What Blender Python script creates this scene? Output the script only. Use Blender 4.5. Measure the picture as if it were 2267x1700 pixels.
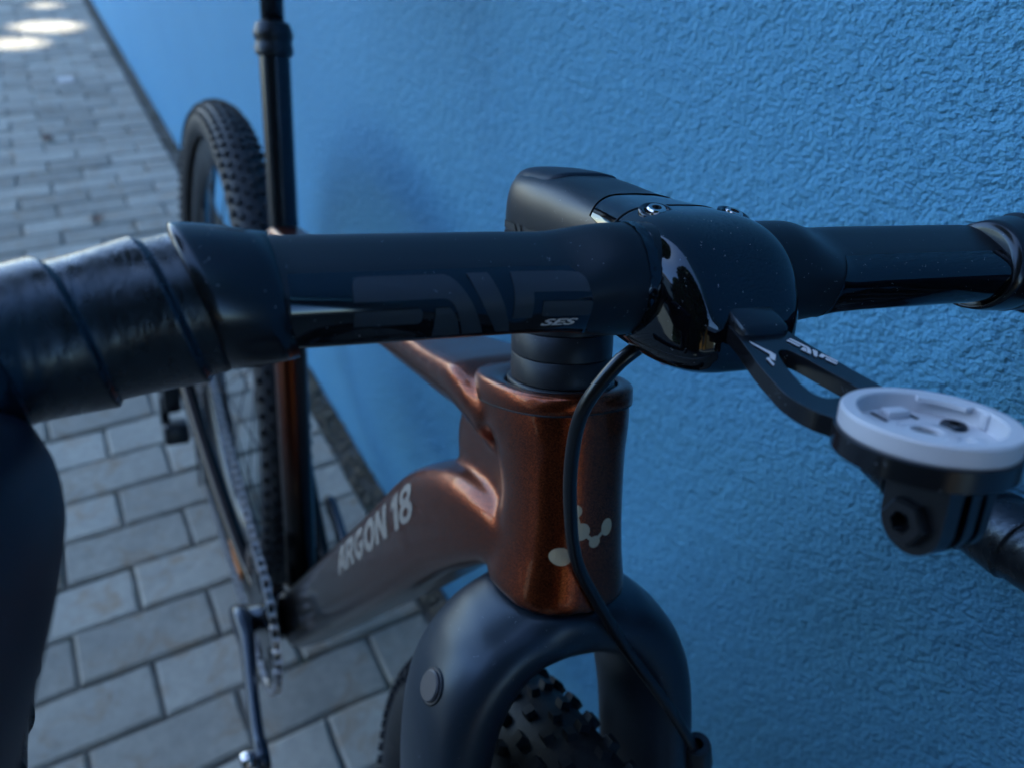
import bpy, bmesh, math, random
import numpy as np
from mathutils import Matrix, Vector
from mathutils.bvhtree import BVHTree

random.seed(7)
rng = np.random.default_rng(7)
sc = bpy.context.scene
for o in list(bpy.data.objects):
    bpy.data.objects.remove(o)

# ------------------------------------------------------------------ camera
CAM = np.array([1.403823, 0.086513, 1.003425])
CR = np.array([[0.490716, 0.869896, 0.049785],
               [0.532055, -0.253909, -0.807742],
               [-0.690011, 0.422860, -0.587430]])      # right, down, forward
cam_data = bpy.data.cameras.new('camera')
cam = bpy.data.objects.new('camera', cam_data)
sc.collection.objects.link(cam)
M = Matrix(((CR[0][0], -CR[1][0], -CR[2][0], CAM[0]),
            (CR[0][1], -CR[1][1], -CR[2][1], CAM[1]),
            (CR[0][2], -CR[1][2], -CR[2][2], CAM[2]),
            (0, 0, 0, 1)))
cam.matrix_world = M
cam_data.sensor_width = 36.0
cam_data.sensor_fit = 'HORIZONTAL'
cam_data.lens = 26.884
cam_data.clip_start = 0.005
cam_data.clip_end = 400.0
cam_data.dof.use_dof = True
cam_data.dof.focus_distance = 0.245
cam_data.dof.aperture_fstop = 10.0
sc.camera = cam

# ------------------------------------------------------------------ sky, sun, exposure
SUN_DIR = Vector((-0.36, -0.38, 0.85)).normalized()
sun_el = math.asin(SUN_DIR.z)
world = bpy.data.worlds.new('World')
sc.world = world
world.use_nodes = True
wn = world.node_tree
bg = wn.nodes['Background']
sky = wn.nodes.new('ShaderNodeTexSky')
sky.sky_type = 'NISHITA'
sky.sun_disc = False
sky.sun_elevation = sun_el
sky.sun_rotation = math.atan2(SUN_DIR.x, SUN_DIR.y)
wn.links.new(sky.outputs[0], bg.inputs['Color'])
bg.inputs['Strength'].default_value = 0.15
sky.ozone_density = 1.0
sky.dust_density = 0.3
sd = bpy.data.lights.new('sun', 'SUN')
sd.energy = 3.2
sd.angle = math.radians(0.5)
sd.color = (1.0, 0.92, 0.78)
sun = bpy.data.objects.new('sun', sd)
sc.collection.objects.link(sun)
sun.rotation_euler = SUN_DIR.to_track_quat('Z', 'Y').to_euler()
sun.location = (0, 0, 20)
sc.view_settings.view_transform = 'Standard'
sc.view_settings.look = 'None'
sc.view_settings.gamma = 1.0
sc.view_settings.use_curve_mapping = False
sc.view_settings.exposure = 2.25

# ------------------------------------------------------------------ helpers
V = np.array


def mat(name, color, rough=0.5, metal=0.0, coat=0.0, coat_rough=0.03, spec=0.5):
    m = bpy.data.materials.new(name)
    m.use_nodes = True
    b = m.node_tree.nodes['Principled BSDF']
    b.inputs['Base Color'].default_value = (*color, 1)
    b.inputs['Roughness'].default_value = rough
    b.inputs['Metallic'].default_value = metal
    b.inputs['Coat Weight'].default_value = coat
    b.inputs['Coat Roughness'].default_value = coat_rough
    b.inputs['Specular IOR Level'].default_value = spec
    if max(color) < 0.035 and metal < 0.5:
        b.inputs['Specular Tint'].default_value = (0.50, 0.74, 1.0, 1)      # blue of sky and wall reflections put into the highlight tint
    return m


class NT:
    """small wrapper to write node trees in few words"""
    def __init__(s, m):
        s.t = m.node_tree
        s.b = s.t.nodes['Principled BSDF']
        s.tc = s.t.nodes.new('ShaderNodeTexCoord')

    def new(s, kind, **kw):
        n = s.t.nodes.new(kind)
        for k, v in kw.items():
            if k in n.inputs.keys():
                n.inputs[k].default_value = v
            else:
                setattr(n, k, v)
        return n

    def link(s, a, b):
        s.t.links.new(a, b)

    def coords(s, scale=(1, 1, 1), rot=(0, 0, 0), src='Object'):
        mp = s.new('ShaderNodeMapping')
        mp.inputs['Scale'].default_value = scale
        mp.inputs['Rotation'].default_value = rot
        s.link(s.tc.outputs[src], mp.inputs['Vector'])
        return mp.outputs[0]

    def noise(s, vec, scale, detail=3, rough=0.5, dist=0.0):
        n = s.new('ShaderNodeTexNoise', Scale=scale, Detail=detail, Roughness=rough, Distortion=dist)
        s.link(vec, n.inputs['Vector'])
        return n.outputs['Fac']

    def ramp(s, fac, stops):
        r = s.new('ShaderNodeValToRGB')
        e = r.color_ramp.elements
        while len(e) < len(stops):
            e.new(0.5)
        for el, (p, c) in zip(e, stops):
            el.position = p
            el.color = (c, c, c, 1) if not isinstance(c, tuple) else (*c, 1)
        s.link(fac, r.inputs[0])
        return r.outputs[0]

    def math(s, op, a, b=0.0, clamp=False):
        n = s.new('ShaderNodeMath', operation=op)
        n.use_clamp = clamp
        for i, q in enumerate((a, b)):
            if isinstance(q, (int, float)):
                n.inputs[i].default_value = q
            else:
                s.link(q, n.inputs[i])
        return n.outputs[0]

    def mix(s, fac, a, b, mode='MIX'):
        n = s.new('ShaderNodeMix', data_type='RGBA', blend_type=mode)
        for i, q in ((0, fac), (6, a), (7, b)):
            if isinstance(q, (int, float)):
                n.inputs[i].default_value = q
            elif isinstance(q, tuple):
                n.inputs[i].default_value = (*q, 1)
            else:
                s.link(q, n.inputs[i])
        return n.outputs[2]

    def bump(s, h, strength, dist, normal=None):
        n = s.new('ShaderNodeBump', Strength=strength, Distance=dist)
        s.link(h, n.inputs['Height'])
        if normal is not None:
            s.link(normal, n.inputs['Normal'])
        return n.outputs[0]


def add_dust(m, amount=0.69, scale=1500.0, color=(0.35, 0.42, 0.5)):
    """tiny pale dust specks lying on a dark surface"""
    t = NT(m)
    base = tuple(t.b.inputs['Base Color'].default_value)[:3]
    vo = t.new('ShaderNodeTexVoronoi', Scale=scale)
    t.link(t.coords(), vo.inputs['Vector'])
    keep = t.noise(t.coords(), scale * 0.31, 1)
    spot = t.math('LESS_THAN', vo.outputs['Distance'], 0.16)
    pick = t.math('GREATER_THAN', keep, amount)
    f = t.math('MULTIPLY', spot, pick)
    t.link(t.mix(f, base, color), t.b.inputs['Base Color'])
    return t


def mk(name, geo, m, parent=None, smooth=True, sharp=None):
    v, f = geo
    me = bpy.data.meshes.new(name)
    me.from_pydata([tuple(map(float, p)) for p in v], [], [tuple(map(int, q)) for q in f])
    me.validate()
    me.update()
    if m is not None:
        me.materials.append(m)
    if smooth:
        me.polygons.foreach_set('use_smooth', [True] * len(me.polygons))
        if sharp is not None:
            me.set_sharp_from_angle(angle=math.radians(sharp))
    o = bpy.data.objects.new(name, me)
    sc.collection.objects.link(o)
    if parent is not None:
        o.parent = parent
    return o


def tag(o, label=None, cat=None, group=None, kind=None):
    if label: o['label'] = label
    if cat: o['category'] = cat
    if group: o['group'] = group
    if kind: o['kind'] = kind
    return o


def empty(name, loc=(0, 0, 0)):
    o = bpy.data.objects.new(name, None)
    o.empty_display_size = 0.05
    sc.collection.objects.link(o)
    o.location = loc
    return o


def join(*geos):
    vs, fs, n = [], [], 0
    for v, f in geos:
        v = np.asarray(v, float)
        vs.append(v)
        fs += [tuple(i + n for i in q) for q in f]
        n += len(v)
    return np.concatenate(vs), fs


def xf(geo, Rm, t):
    return np.asarray(geo[0], float) @ np.asarray(Rm, float).T + np.asarray(t, float), geo[1]


def loft(secs, cap0=True, cap1=True, closed=False):
    k = len(secs[0])
    v = np.concatenate([np.asarray(s, float) for s in secs])
    f = []
    n = len(secs)
    for i in range(n if closed else n - 1):
        a, b = i * k, ((i + 1) % n) * k
        for j in range(k):
            j2 = (j + 1) % k
            f.append((a + j, a + j2, b + j2, b + j))
    if not closed:
        if cap0: f.append(tuple(range(k - 1, -1, -1)))
        if cap1: f.append(tuple((n - 1) * k + j for j in range(k)))
    return v, f


def sellipse(a, b, e=2.0, k=28):
    t = np.linspace(0, 2 * np.pi, k, endpoint=False)
    c, s = np.cos(t), np.sin(t)
    return np.c_[a * np.sign(c) * np.abs(c) ** (2 / e), b * np.sign(s) * np.abs(s) ** (2 / e)]


def catmull(pts, n):
    """n samples of a smooth curve through rows of pts (any width)"""
    p = np.asarray(pts, float)
    d = np.r_[0, np.cumsum(np.linalg.norm(np.diff(p[:, :3], axis=0), axis=1) + 1e-9)]
    m = np.zeros_like(p)
    m[1:-1] = (p[2:] - p[:-2]) / (d[2:] - d[:-2])[:, None]
    m[0] = (p[1] - p[0]) / (d[1] - d[0])
    m[-1] = (p[-1] - p[-2]) / (d[-1] - d[-2])
    out = []
    for s in np.linspace(0, d[-1], n):
        i = min(max(np.searchsorted(d, s) - 1, 0), len(p) - 2)
        h = d[i + 1] - d[i]
        t = (s - d[i]) / h
        out.append((2 * t**3 - 3 * t**2 + 1) * p[i] + (t**3 - 2 * t**2 + t) * h * m[i]
                   + (-2 * t**3 + 3 * t**2) * p[i + 1] + (t**3 - t**2) * h * m[i + 1])
    return np.array(out)


def frames(path, up=(0, 0, 1)):
    p = np.asarray(path, float)
    tg = np.gradient(p, axis=0)
    tg /= np.linalg.norm(tg, axis=1)[:, None]
    up = np.asarray(up, float)
    x = np.cross(up[None, :], tg)
    ln = np.linalg.norm(x, axis=1)
    x /= np.where(ln < 1e-6, 1, ln)[:, None]
    y = np.cross(tg, x)
    return tg, x, y


def sweep(path, ra, rb=None, up=(0, 0, 1), k=24, e=2.0, cap=True):
    """tube along path; ra across (perpendicular to up), rb along up"""
    p = np.asarray(path, float)
    n = len(p)
    ra = np.broadcast_to(ra, n)
    rb = ra if rb is None else np.broadcast_to(rb, n)
    ee = np.broadcast_to(e, n)
    tg, x, y = frames(p, up)
    secs = []
    for i in range(n):
        s = sellipse(ra[i], rb[i], ee[i], k)
        secs.append(p[i] + s[:, :1] * x[i] + s[:, 1:] * y[i])
    return loft(secs, cap, cap)


def rod_tube(path, r, k=10):
    """round tube with parallel transport"""
    p = np.asarray(path, float)
    tg = np.gradient(p, axis=0)
    tg /= np.linalg.norm(tg, axis=1)[:, None]
    a = np.cross(tg[0], (0, 0, 1) if abs(tg[0][2]) < 0.9 else (1, 0, 0))
    a /= np.linalg.norm(a)
    t = np.linspace(0, 2 * np.pi, k, endpoint=False)
    r = np.broadcast_to(r, len(p))
    secs = []
    for i in range(len(p)):
        a = a - tg[i] * (a @ tg[i])
        a /= np.linalg.norm(a)
        b = np.cross(tg[i], a)
        secs.append(p[i] + r[i] * (np.cos(t)[:, None] * a + np.sin(t)[:, None] * b))
    return loft(secs)


def revolve(profile, c, axis, k=48, closed_profile=False, cap=True):
    """profile rows (radius, height) turned about axis through c"""
    axis = np.asarray(axis, float); axis = axis / np.linalg.norm(axis)
    a = np.cross(axis, (0, 0, 1) if abs(axis[2]) < 0.9 else (1, 0, 0))
    a /= np.linalg.norm(a)
    b = np.cross(axis, a)
    t = np.linspace(0, 2 * np.pi, k, endpoint=False)
    ring = np.cos(t)[:, None] * a + np.sin(t)[:, None] * b
    secs = [np.asarray(c) + max(r, 1e-5) * ring + h * axis for r, h in profile]
    if closed_profile:
        return loft(secs, closed=True)
    return loft(secs, cap, cap)


def box(c, h, R3=None, bev=0.0):
    """box with half sizes h; a chamfer on every edge if bev"""
    bm = bmesh.new()
    bmesh.ops.create_cube(bm, size=2.0)
    for v in bm.verts:
        v.co = Vector((v.co.x * h[0], v.co.y * h[1], v.co.z * h[2]))
    if bev > 0:
        bmesh.ops.bevel(bm, geom=bm.edges[:], offset=bev, segments=2, affect='EDGES', profile=0.5)
    bm.verts.ensure_lookup_table(); bm.verts.index_update()
    v = np.array([q.co[:] for q in bm.verts])
    f = [tuple(x.index for x in q.verts) for q in bm.faces]
    bm.free()
    if R3 is not None:
        v = v @ np.asarray(R3, float).T
    return v + np.asarray(c, float), f


def cyl(p0, p1, r0, r1=None, k=20):
    r1 = r0 if r1 is None else r1
    p0 = np.asarray(p0, float); p1 = np.asarray(p1, float)
    ax = p1 - p0
    h = np.linalg.norm(ax)
    return revolve([(0, 0), (r0, 0), (r1, h), (0, h)], p0, ax, k)


def extrude2d(outer, holes, h):
    """flat plate from 2D outlines: triangulated caps plus walls, z 0..h"""
    bm = bmesh.new()
    loops = [outer] + list(holes)
    edges = []
    for lp in loops:
        vs = [bm.verts.new((x, y, 0)) for x, y in lp]
        edges += [bm.edges.new((vs[i], vs[(i + 1) % len(vs)])) for i in range(len(vs))]
    bmesh.ops.triangle_fill(bm, use_beauty=True, use_dissolve=False, edges=edges)
    r = bmesh.ops.extrude_face_region(bm, geom=bm.faces[:])
    for q in r['geom']:
        if isinstance(q, bmesh.types.BMVert):
            q.co.z = h
    bmesh.ops.recalc_face_normals(bm, faces=bm.faces[:])
    bm.verts.index_update()
    v = np.array([q.co[:] for q in bm.verts])
    f = [tuple(x.index for x in q.verts) for q in bm.faces]
    bm.free()
    return v, f


def remeshed(geo, voxel, iters, factor=0.5):
    me = bpy.data.meshes.new('tmp')
    me.from_pydata([tuple(map(float, p)) for p in geo[0]], [], [tuple(map(int, q)) for q in geo[1]])
    bm = bmesh.new(); bm.from_mesh(me)
    bmesh.ops.recalc_face_normals(bm, faces=bm.faces[:])
    bm.to_mesh(me); bm.free()
    o = bpy.data.objects.new('tmp', me)
    sc.collection.objects.link(o)
    r = o.modifiers.new('r', 'REMESH'); r.mode = 'VOXEL'; r.voxel_size = voxel
    s = o.modifiers.new('s', 'SMOOTH'); s.iterations = iters; s.factor = factor
    dg = bpy.context.evaluated_depsgraph_get()
    ev = o.evaluated_get(dg).to_mesh()
    n = len(ev.vertices)
    co = np.empty(n * 3); ev.vertices.foreach_get('co', co)
    f = [tuple(p.vertices) for p in ev.polygons]
    bpy.data.objects.remove(o)
    return co.reshape(-1, 3), f


def bvh(geo):
    return BVHTree.FromPolygons([tuple(map(float, p)) for p in geo[0]], [tuple(map(int, q)) for q in geo[1]])


def fill2d(polys, cell):
    """triangulate 2D polygons (list of (outer, holes)) and cut them on a grid so that they can follow a curved surface"""
    bm = bmesh.new()
    for outer, holes in polys:
        edges = []
        for lp in [outer] + list(holes):
            vs = [bm.verts.new((x, y, 0)) for x, y in lp]
            edges += [bm.edges.new((vs[i], vs[(i + 1) % len(vs)])) for i in range(len(vs))]
        bmesh.ops.triangle_fill(bm, use_beauty=True, use_dissolve=False, edges=edges)
    return grid_cut(bm, cell)


def grid_cut(bm, cell):
    xs = [v.co.x for v in bm.verts]; ys = [v.co.y for v in bm.verts]
    for ax, lo, hi in ((0, min(xs), max(xs)), (1, min(ys), max(ys))):
        q = lo + cell
        while q < hi:
            co = [0, 0, 0]; co[ax] = q
            no = [0, 0, 0]; no[ax] = 1
            bmesh.ops.bisect_plane(bm, geom=bm.verts[:] + bm.edges[:] + bm.faces[:], plane_co=co, plane_no=no)
            q += cell
    bm.verts.index_update()
    v = np.array([q.co[:] for q in bm.verts])
    f = [tuple(x.index for x in q.verts) for q in bm.faces]
    bm.free()
    return v, f


def text2d(s, size, cell, shear=0.0, bold=0.0, space=1.0):
    cu = bpy.data.curves.new('tmp', 'FONT')
    cu.body = s; cu.size = size; cu.shear = shear; cu.offset = bold; cu.space_character = space
    cu.fill_mode = 'FRONT' if hasattr(cu, 'fill_mode') else cu.fill_mode
    o = bpy.data.objects.new('tmp', cu)
    sc.collection.objects.link(o)
    dg = bpy.context.evaluated_depsgraph_get()
    me = bpy.data.meshes.new_from_object(o.evaluated_get(dg))
    bm = bmesh.new(); bm.from_mesh(me)
    bmesh.ops.remove_doubles(bm, verts=bm.verts[:], dist=size * 1e-4)
    bpy.data.objects.remove(o)
    return grid_cut(bm, cell)


def stick(geo2d, tree, org, ex, ey, lift=0.00025, back=0.06):
    """lay flat print on a surface: each vertex is cast along the print's own normal"""
    ex = np.asarray(ex, float); ey = np.asarray(ey, float); org = np.asarray(org, float)
    n = np.cross(ex, ey); n /= np.linalg.norm(n)
    out, ok = [], []
    for x, y, _ in geo2d[0]:
        p = org + ex * x + ey * y + n * back
        hit, no, i, dist = tree.ray_cast(Vector(p), Vector(-n), back * 2.5)
        if hit is None:
            out.append(p - n * back); ok.append(False)
        else:
            if no.dot(Vector(n)) < 0: no = -no
            out.append(np.array(hit + no * lift)); ok.append(True)
    f = [q for q in geo2d[1] if all(ok[i] for i in q)]
    return np.array(out), f


def rot(axis, ang):
    return np.array(Matrix.Rotation(ang, 3, Vector(axis)))


# ------------------------------------------------------------------ materials
def wall_material():
    m = mat('blue_stucco', (0.05, 0.17, 0.34), 0.75, spec=0.3)
    t = NT(m)
    co = t.coords((1, 1, 1))
    big = t.noise(co, 2.2, 4, 0.6)
    col = t.mix(t.ramp(big, [(0.3, 0.0), (0.7, 1.0)]), (0.074, 0.305, 0.54), (0.090, 0.34, 0.58))
    fine = t.noise(co, 420, 3)
    col = t.mix(t.math('MULTIPLY', fine, 0.16), col, (0.035, 0.21, 0.45))
    t.link(col, t.b.inputs['Base Color'])
    # trowelled grains: lumps a few mm wide drawn out along one slanted direction
    sl = t.coords((330, 330, 400), (0, math.radians(-28), 0))
    g = t.noise(sl, 1.0, 3, 0.55, 0.15)
    sl2 = t.coords((120, 120, 150), (0, math.radians(-28), 0))
    g2 = t.noise(sl2, 1.0, 2, 0.5)
    h = t.math('ADD', g, t.math('MULTIPLY', g2, 1.1))
    t.link(t.bump(h, 1.0, 0.0039), t.b.inputs['Normal'])
    return m


def paver_material():
    m = mat('grey_paver', (0.27, 0.27, 0.265), 0.82, spec=0.35)
    t = NT(m)
    info = t.new('ShaderNodeObjectInfo')
    co = t.coords((1, 1, 1), src='Object')
    geo = t.new('ShaderNodeNewGeometry')
    pos = geo.outputs['Position']
    n1 = t.noise(pos, 9, 4, 0.6)
    n2 = t.noise(pos, 60, 4, 0.65)
    n3 = t.noise(pos, 420, 2, 0.6)
    base = t.mix(t.ramp(n1, [(0.3, 0.0), (0.7, 1.0)]), (0.265, 0.272, 0.242), (0.365, 0.365, 0.315))
    base = t.mix(t.ramp(n2, [(0.38, 0.55), (0.7, 0.0)]), base, (0.19, 0.19, 0.172))
    base = t.mix(t.math('MULTIPLY', n3, 0.35), base, (0.37, 0.365, 0.33))
    rust = t.noise(pos, 14, 5, 0.7, 1.2)
    base = t.mix(t.ramp(rust, [(0.52, 0.0), (0.70, 0.65)]), base, (0.24, 0.16, 0.09))
    tone = t.math('MULTIPLY_ADD', info.outputs['Random'], 0.46)
    t.t.nodes[-1].inputs[2].default_value = 0.75
    base = t.mix(1.0, base, tone, 'MULTIPLY')
    t.link(base, t.b.inputs['Base Color'])
    hh = t.math('ADD', t.math('MULTIPLY', n2, 0.6), t.math('MULTIPLY', n3, 0.4))
    t.link(t.bump(hh, 0.5, 0.004), t.b.inputs['Normal'])
    return m


def soil_material():
    m = mat('joint_sand', (0.07, 0.07, 0.06), 0.95)
    t = NT(m)
    geo = t.new('ShaderNodeNewGeometry')
    n = t.noise(geo.outputs['Position'], 130, 4, 0.7)
    c = t.mix(n, (0.06, 0.062, 0.058), (0.20, 0.19, 0.165))
    moss = t.noise(geo.outputs['Position'], 22, 3)
    c = t.mix(t.ramp(moss, [(0.56, 0.0), (0.68, 0.6)]), c, (0.045, 0.065, 0.03))
    t.link(c, t.b.inputs['Base Color'])
    t.link(t.bump(n, 0.8, 0.006), t.b.inputs['Normal'])
    return m


def copper_material():
    m = mat('copper_flake_paint', (0.12, 0.035, 0.018), 0.30, metal=0.85, coat=0.3, coat_rough=0.02)
    t = NT(m)
    vo = t.new('ShaderNodeTexVoronoi', Scale=4200.0)
    t.link(t.coords(), vo.inputs['Vector'])
    sep = t.new('ShaderNodeSeparateXYZ')
    t.link(vo.outputs['Color'], sep.inputs[0])
    fl = t.ramp(sep.outputs[0], [(0.35, 0.0), (1.0, 1.0)])
    lo = t.mix(fl, (0.042, 0.0070, 0.0026), (0.27, 0.062, 0.021))
    # paint fades to black at the bottom bracket; down tube's dark reflection painted in
    pos = t.new('ShaderNodeSeparateXYZ')
    t.link(t.tc.outputs['Object'], pos.inputs[0])
    fade = t.new('ShaderNodeMapRange')
    fade.inputs['From Min'].default_value = 0.40; fade.inputs['From Max'].default_value = 0.62
    t.link(t.math('SUBTRACT', pos.outputs[2], t.math('MULTIPLY', t.math('MAXIMUM', pos.outputs[0], 0.0), 0.35)), fade.inputs['Value'])
    col = t.mix(fade.outputs[0], (0.006, 0.006, 0.007), lo)
    t.link(col, t.b.inputs['Base Color'])
    nm = t.new('ShaderNodeVectorMath', operation='SUBTRACT')
    t.link(vo.outputs['Color'], nm.inputs[0]); nm.inputs[1].default_value = (0.5, 0.5, 0.5)
    sc_ = t.new('ShaderNodeVectorMath', operation='SCALE'); sc_.inputs['Scale'].default_value = 0.12
    t.link(nm.outputs[0], sc_.inputs[0])
    g = t.new('ShaderNodeNewGeometry')
    ad = t.new('ShaderNodeVectorMath', operation='ADD')
    t.link(g.outputs['Normal'], ad.inputs[0]); t.link(sc_.outputs[0], ad.inputs[1])
    no = t.new('ShaderNodeVectorMath', operation='NORMALIZE')
    t.link(ad.outputs[0], no.inputs[0])
    t.link(no.outputs[0], t.b.inputs['Normal'])
    return m


def tape_material():
    m = mat('bar_tape', (0.006, 0.0075, 0.010), 0.30, spec=0.6)
    t = NT(m)
    st = t.noise(t.coords((90, 420, 90), (math.radians(10), math.radians(15), math.radians(32))), 1.0, 3, 0.6)
    streak = t.ramp(st, [(0.46, 0.0), (0.5, 1.0), (0.54, 0.0)])
    dg_ = t.new('ShaderNodeTexWave', Scale=95.0, Distortion=1.2, Detail=1.0)
    dg_.bands_direction = 'X'
    t.link(t.coords((1, 1, 1), (0, math.radians(20), math.radians(62))), dg_.inputs['Vector'])
    msk = t.ramp(t.noise(t.coords((1, 1, 1), (0, 0, .5)), 70, 2), [(0.42, 0.0), (0.58, 1.0)])
    h = t.math('ADD', t.math('MULTIPLY', streak, 0.5), t.math('MULTIPLY', t.math('MULTIPLY', dg_.outputs['Fac'], msk), 1.0))
    t.link(t.bump(h, 0.22, 0.0004), t.b.inputs['Normal'])
    rr = t.noise(t.coords(), 160, 3)
    t.link(t.ramp(rr, [(0.3, 0.22), (0.75, 0.40)]), t.b.inputs['Roughness'])
    return m


def tyre_material():
    m = mat('tyre_rubber', (0.012, 0.012, 0.013), 0.6, spec=0.4)
    t = NT(m)
    n = t.noise(t.coords(), 90, 3)
    t.link(t.mix(t.ramp(n, [(0.5, 0.0), (0.75, 0.5)]), (0.011, 0.011, 0.012), (0.05, 0.048, 0.045)), t.b.inputs['Base Color'])
    t.link(t.bump(t.noise(t.coords(), 700, 2), 0.3, 0.0008), t.b.inputs['Normal'])
    return m


def soft_black(name, base, rough, bump=0.0, scale=1500, spec=0.5):
    m = mat(name, base, rough, spec=spec)
    t = add_dust(m)
    if bump:
        t.link(t.bump(t.noise(t.coords(), scale, 2), bump, 0.0004), t.b.inputs['Normal'])
    return m


M_WALL = wall_material()
M_PAVER = paver_material()
M_SOIL = soil_material()
M_COPPER = copper_material()
M_TAPE = tape_material()
M_TYRE = tyre_material()
M_GLOSS = mat('gloss_black', (0.003, 0.003, 0.004), 0.05, spec=0.62); add_dust(M_GLOSS, 0.66)
M_BAR = soft_black('satin_black', (0.006, 0.008, 0.011), 0.36, spec=0.32)
M_FORK = soft_black('matte_carbon', (0.010, 0.017, 0.028), 0.34, 0.03, spec=0.42)  # black fork; the sky's blue sheen is put into the base colour
M_LOGO = soft_black('dark_grey_print', (0.020, 0.026, 0.034), 0.5, spec=0.45)
M_FINISH = soft_black('finishing_tape', (0.007, 0.007, 0.008), 0.22)
M_SPACER = soft_black('spacer_plastic', (0.009, 0.011, 0.014), 0.42, 0.05, spec=0.32)
M_HOOD = soft_black('hood_rubber', (0.006, 0.010, 0.018), 0.45, spec=0.3)
M_HOSE = mat('hose_rubber', (0.006, 0.006, 0.007), 0.28)
M_CRANK = mat('crank_black', (0.006, 0.010, 0.018), 0.24, coat=0.3, coat_rough=0.15)
M_ANOD = mat('anodised_black', (0.007, 0.008, 0.010), 0.22, spec=0.5); add_dust(M_ANOD, 0.68)
M_PUCK = mat('pale_grey_plastic', (0.47, 0.51, 0.57), 0.42)  # blue cast of wall and sky mixed into the grey
M_STEEL = mat('steel', (0.55, 0.55, 0.56), 0.18, metal=1.0)
M_CHAIN = mat('chain_steel', (0.52, 0.52, 0.54), 0.30, metal=1.0)
M_PRINT = mat('pale_print', (0.20, 0.20, 0.19), 0.5)
M_WHITE = mat('white_print', (0.55, 0.56, 0.58), 0.5)
M_CREAM = mat('cream_print', (0.36, 0.33, 0.24), 0.45, coat=0.5)
M_ORANGE = mat('orange_print', (0.45, 0.15, 0.03), 0.5)
M_RIM = mat('rim_carbon', (0.010, 0.010, 0.011), 0.28)
M_PLASTIC = mat('black_plastic', (0.008, 0.008, 0.009), 0.4)
M_DARK = mat('recess_black', (0.003, 0.003, 0.003), 0.6)  # black laid in folds and hole floors for their shade; also seams and print
M_LEAF = mat('tree_leaf', (0.05, 0.10, 0.03), 0.55)
M_BARK = mat('tree_bark', (0.10, 0.075, 0.05), 0.85)
M_HOUSE = mat('white_plaster', (0.72, 0.70, 0.66), 0.85)
M_OCHRE = mat('ochre_plaster', (0.55, 0.25, 0.06), 0.85)
M_ROOF = mat('clay_roof', (0.28, 0.09, 0.05), 0.8)
M_GLASS = mat('dark_glass', (0.02, 0.025, 0.03), 0.05)
M_DRYLEAF = mat('dry_leaf', (0.12, 0.055, 0.03), 0.7)
M_PAPER = mat('pale_paper', (0.42, 0.42, 0.41), 0.8)
M_WEED = mat('weed_leaf', (0.06, 0.09, 0.03), 0.6)

# ------------------------------------------------------------------ setting: ground, pavers, wall
WALL_Y = 0.430
KERB_Y = WALL_Y - 0.045          # pavers stop here, a dirty strip runs along the wall
ground = mk('ground', ([(-200, -200, -0.02), (200, -200, -0.02), (200, 200, -0.02), (-200, 200, -0.02)], [(0, 1, 2, 3)]), M_SOIL, smooth=False)
tag(ground, kind='structure')

pavement = mk('pavement', ([(-16, -9, -0.009), (9, -9, -0.009), (9, WALL_Y, -0.009), (-16, WALL_Y, -0.009)], [(0, 1, 2, 3)]), M_SOIL, smooth=False)
tag(pavement, kind='structure')

PU, PV = 0.0988, 0.1928          # pitch along the wall, pitch across it


def project(p):
    q = (np.asarray(p, float) - CAM) @ CR.T
    return np.array([q[0] / q[2] * 1692.95 + 1133.5, q[1] / q[2] * 1692.95 + 850]), q[2]


def paver_geo(hx, hy, seed):
    r = np.random.default_rng(seed)
    n = 5
    b = 0.0045
    # top outline with slightly wandering edges, then a chamfer down to the joint
    pts = []
    for (x0, y0, x1, y1, m_) in ((-hx, -hy, hx, -hy, 3), (hx, -hy, hx, hy, 4), (hx, hy, -hx, hy, 3), (-hx, hy, -hx, -hy, 4)):
        for i in range(m_):
            t = i / m_
            pts.append((x0 + (x1 - x0) * t + r.normal(0, 0.0009), y0 + (y1 - y0) * t + r.normal(0, 0.0009)))
    pts = np.array(pts)
    k = len(pts)
    s = np.array([1 - b / hx, 1 - b / hy])
    v = [(0, 0, r.normal(0, .0003))] + [(x * s[0], y * s[1], r.normal(-0.0006, .0004)) for x, y in pts] + [(x, y, -b * 1.1) for x, y in pts] + [(x, y, -0.03) for x, y in pts]
    f = []
    for i in range(k):
        j = (i + 1) % k
        f += [(0, 1 + i, 1 + j), (1 + i, 1 + k + i, 1 + k + j, 1 + j), (1 + k + i, 1 + 2 * k + i, 1 + 2 * k + j, 1 + k + j)]
    return np.array(v), f


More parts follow.
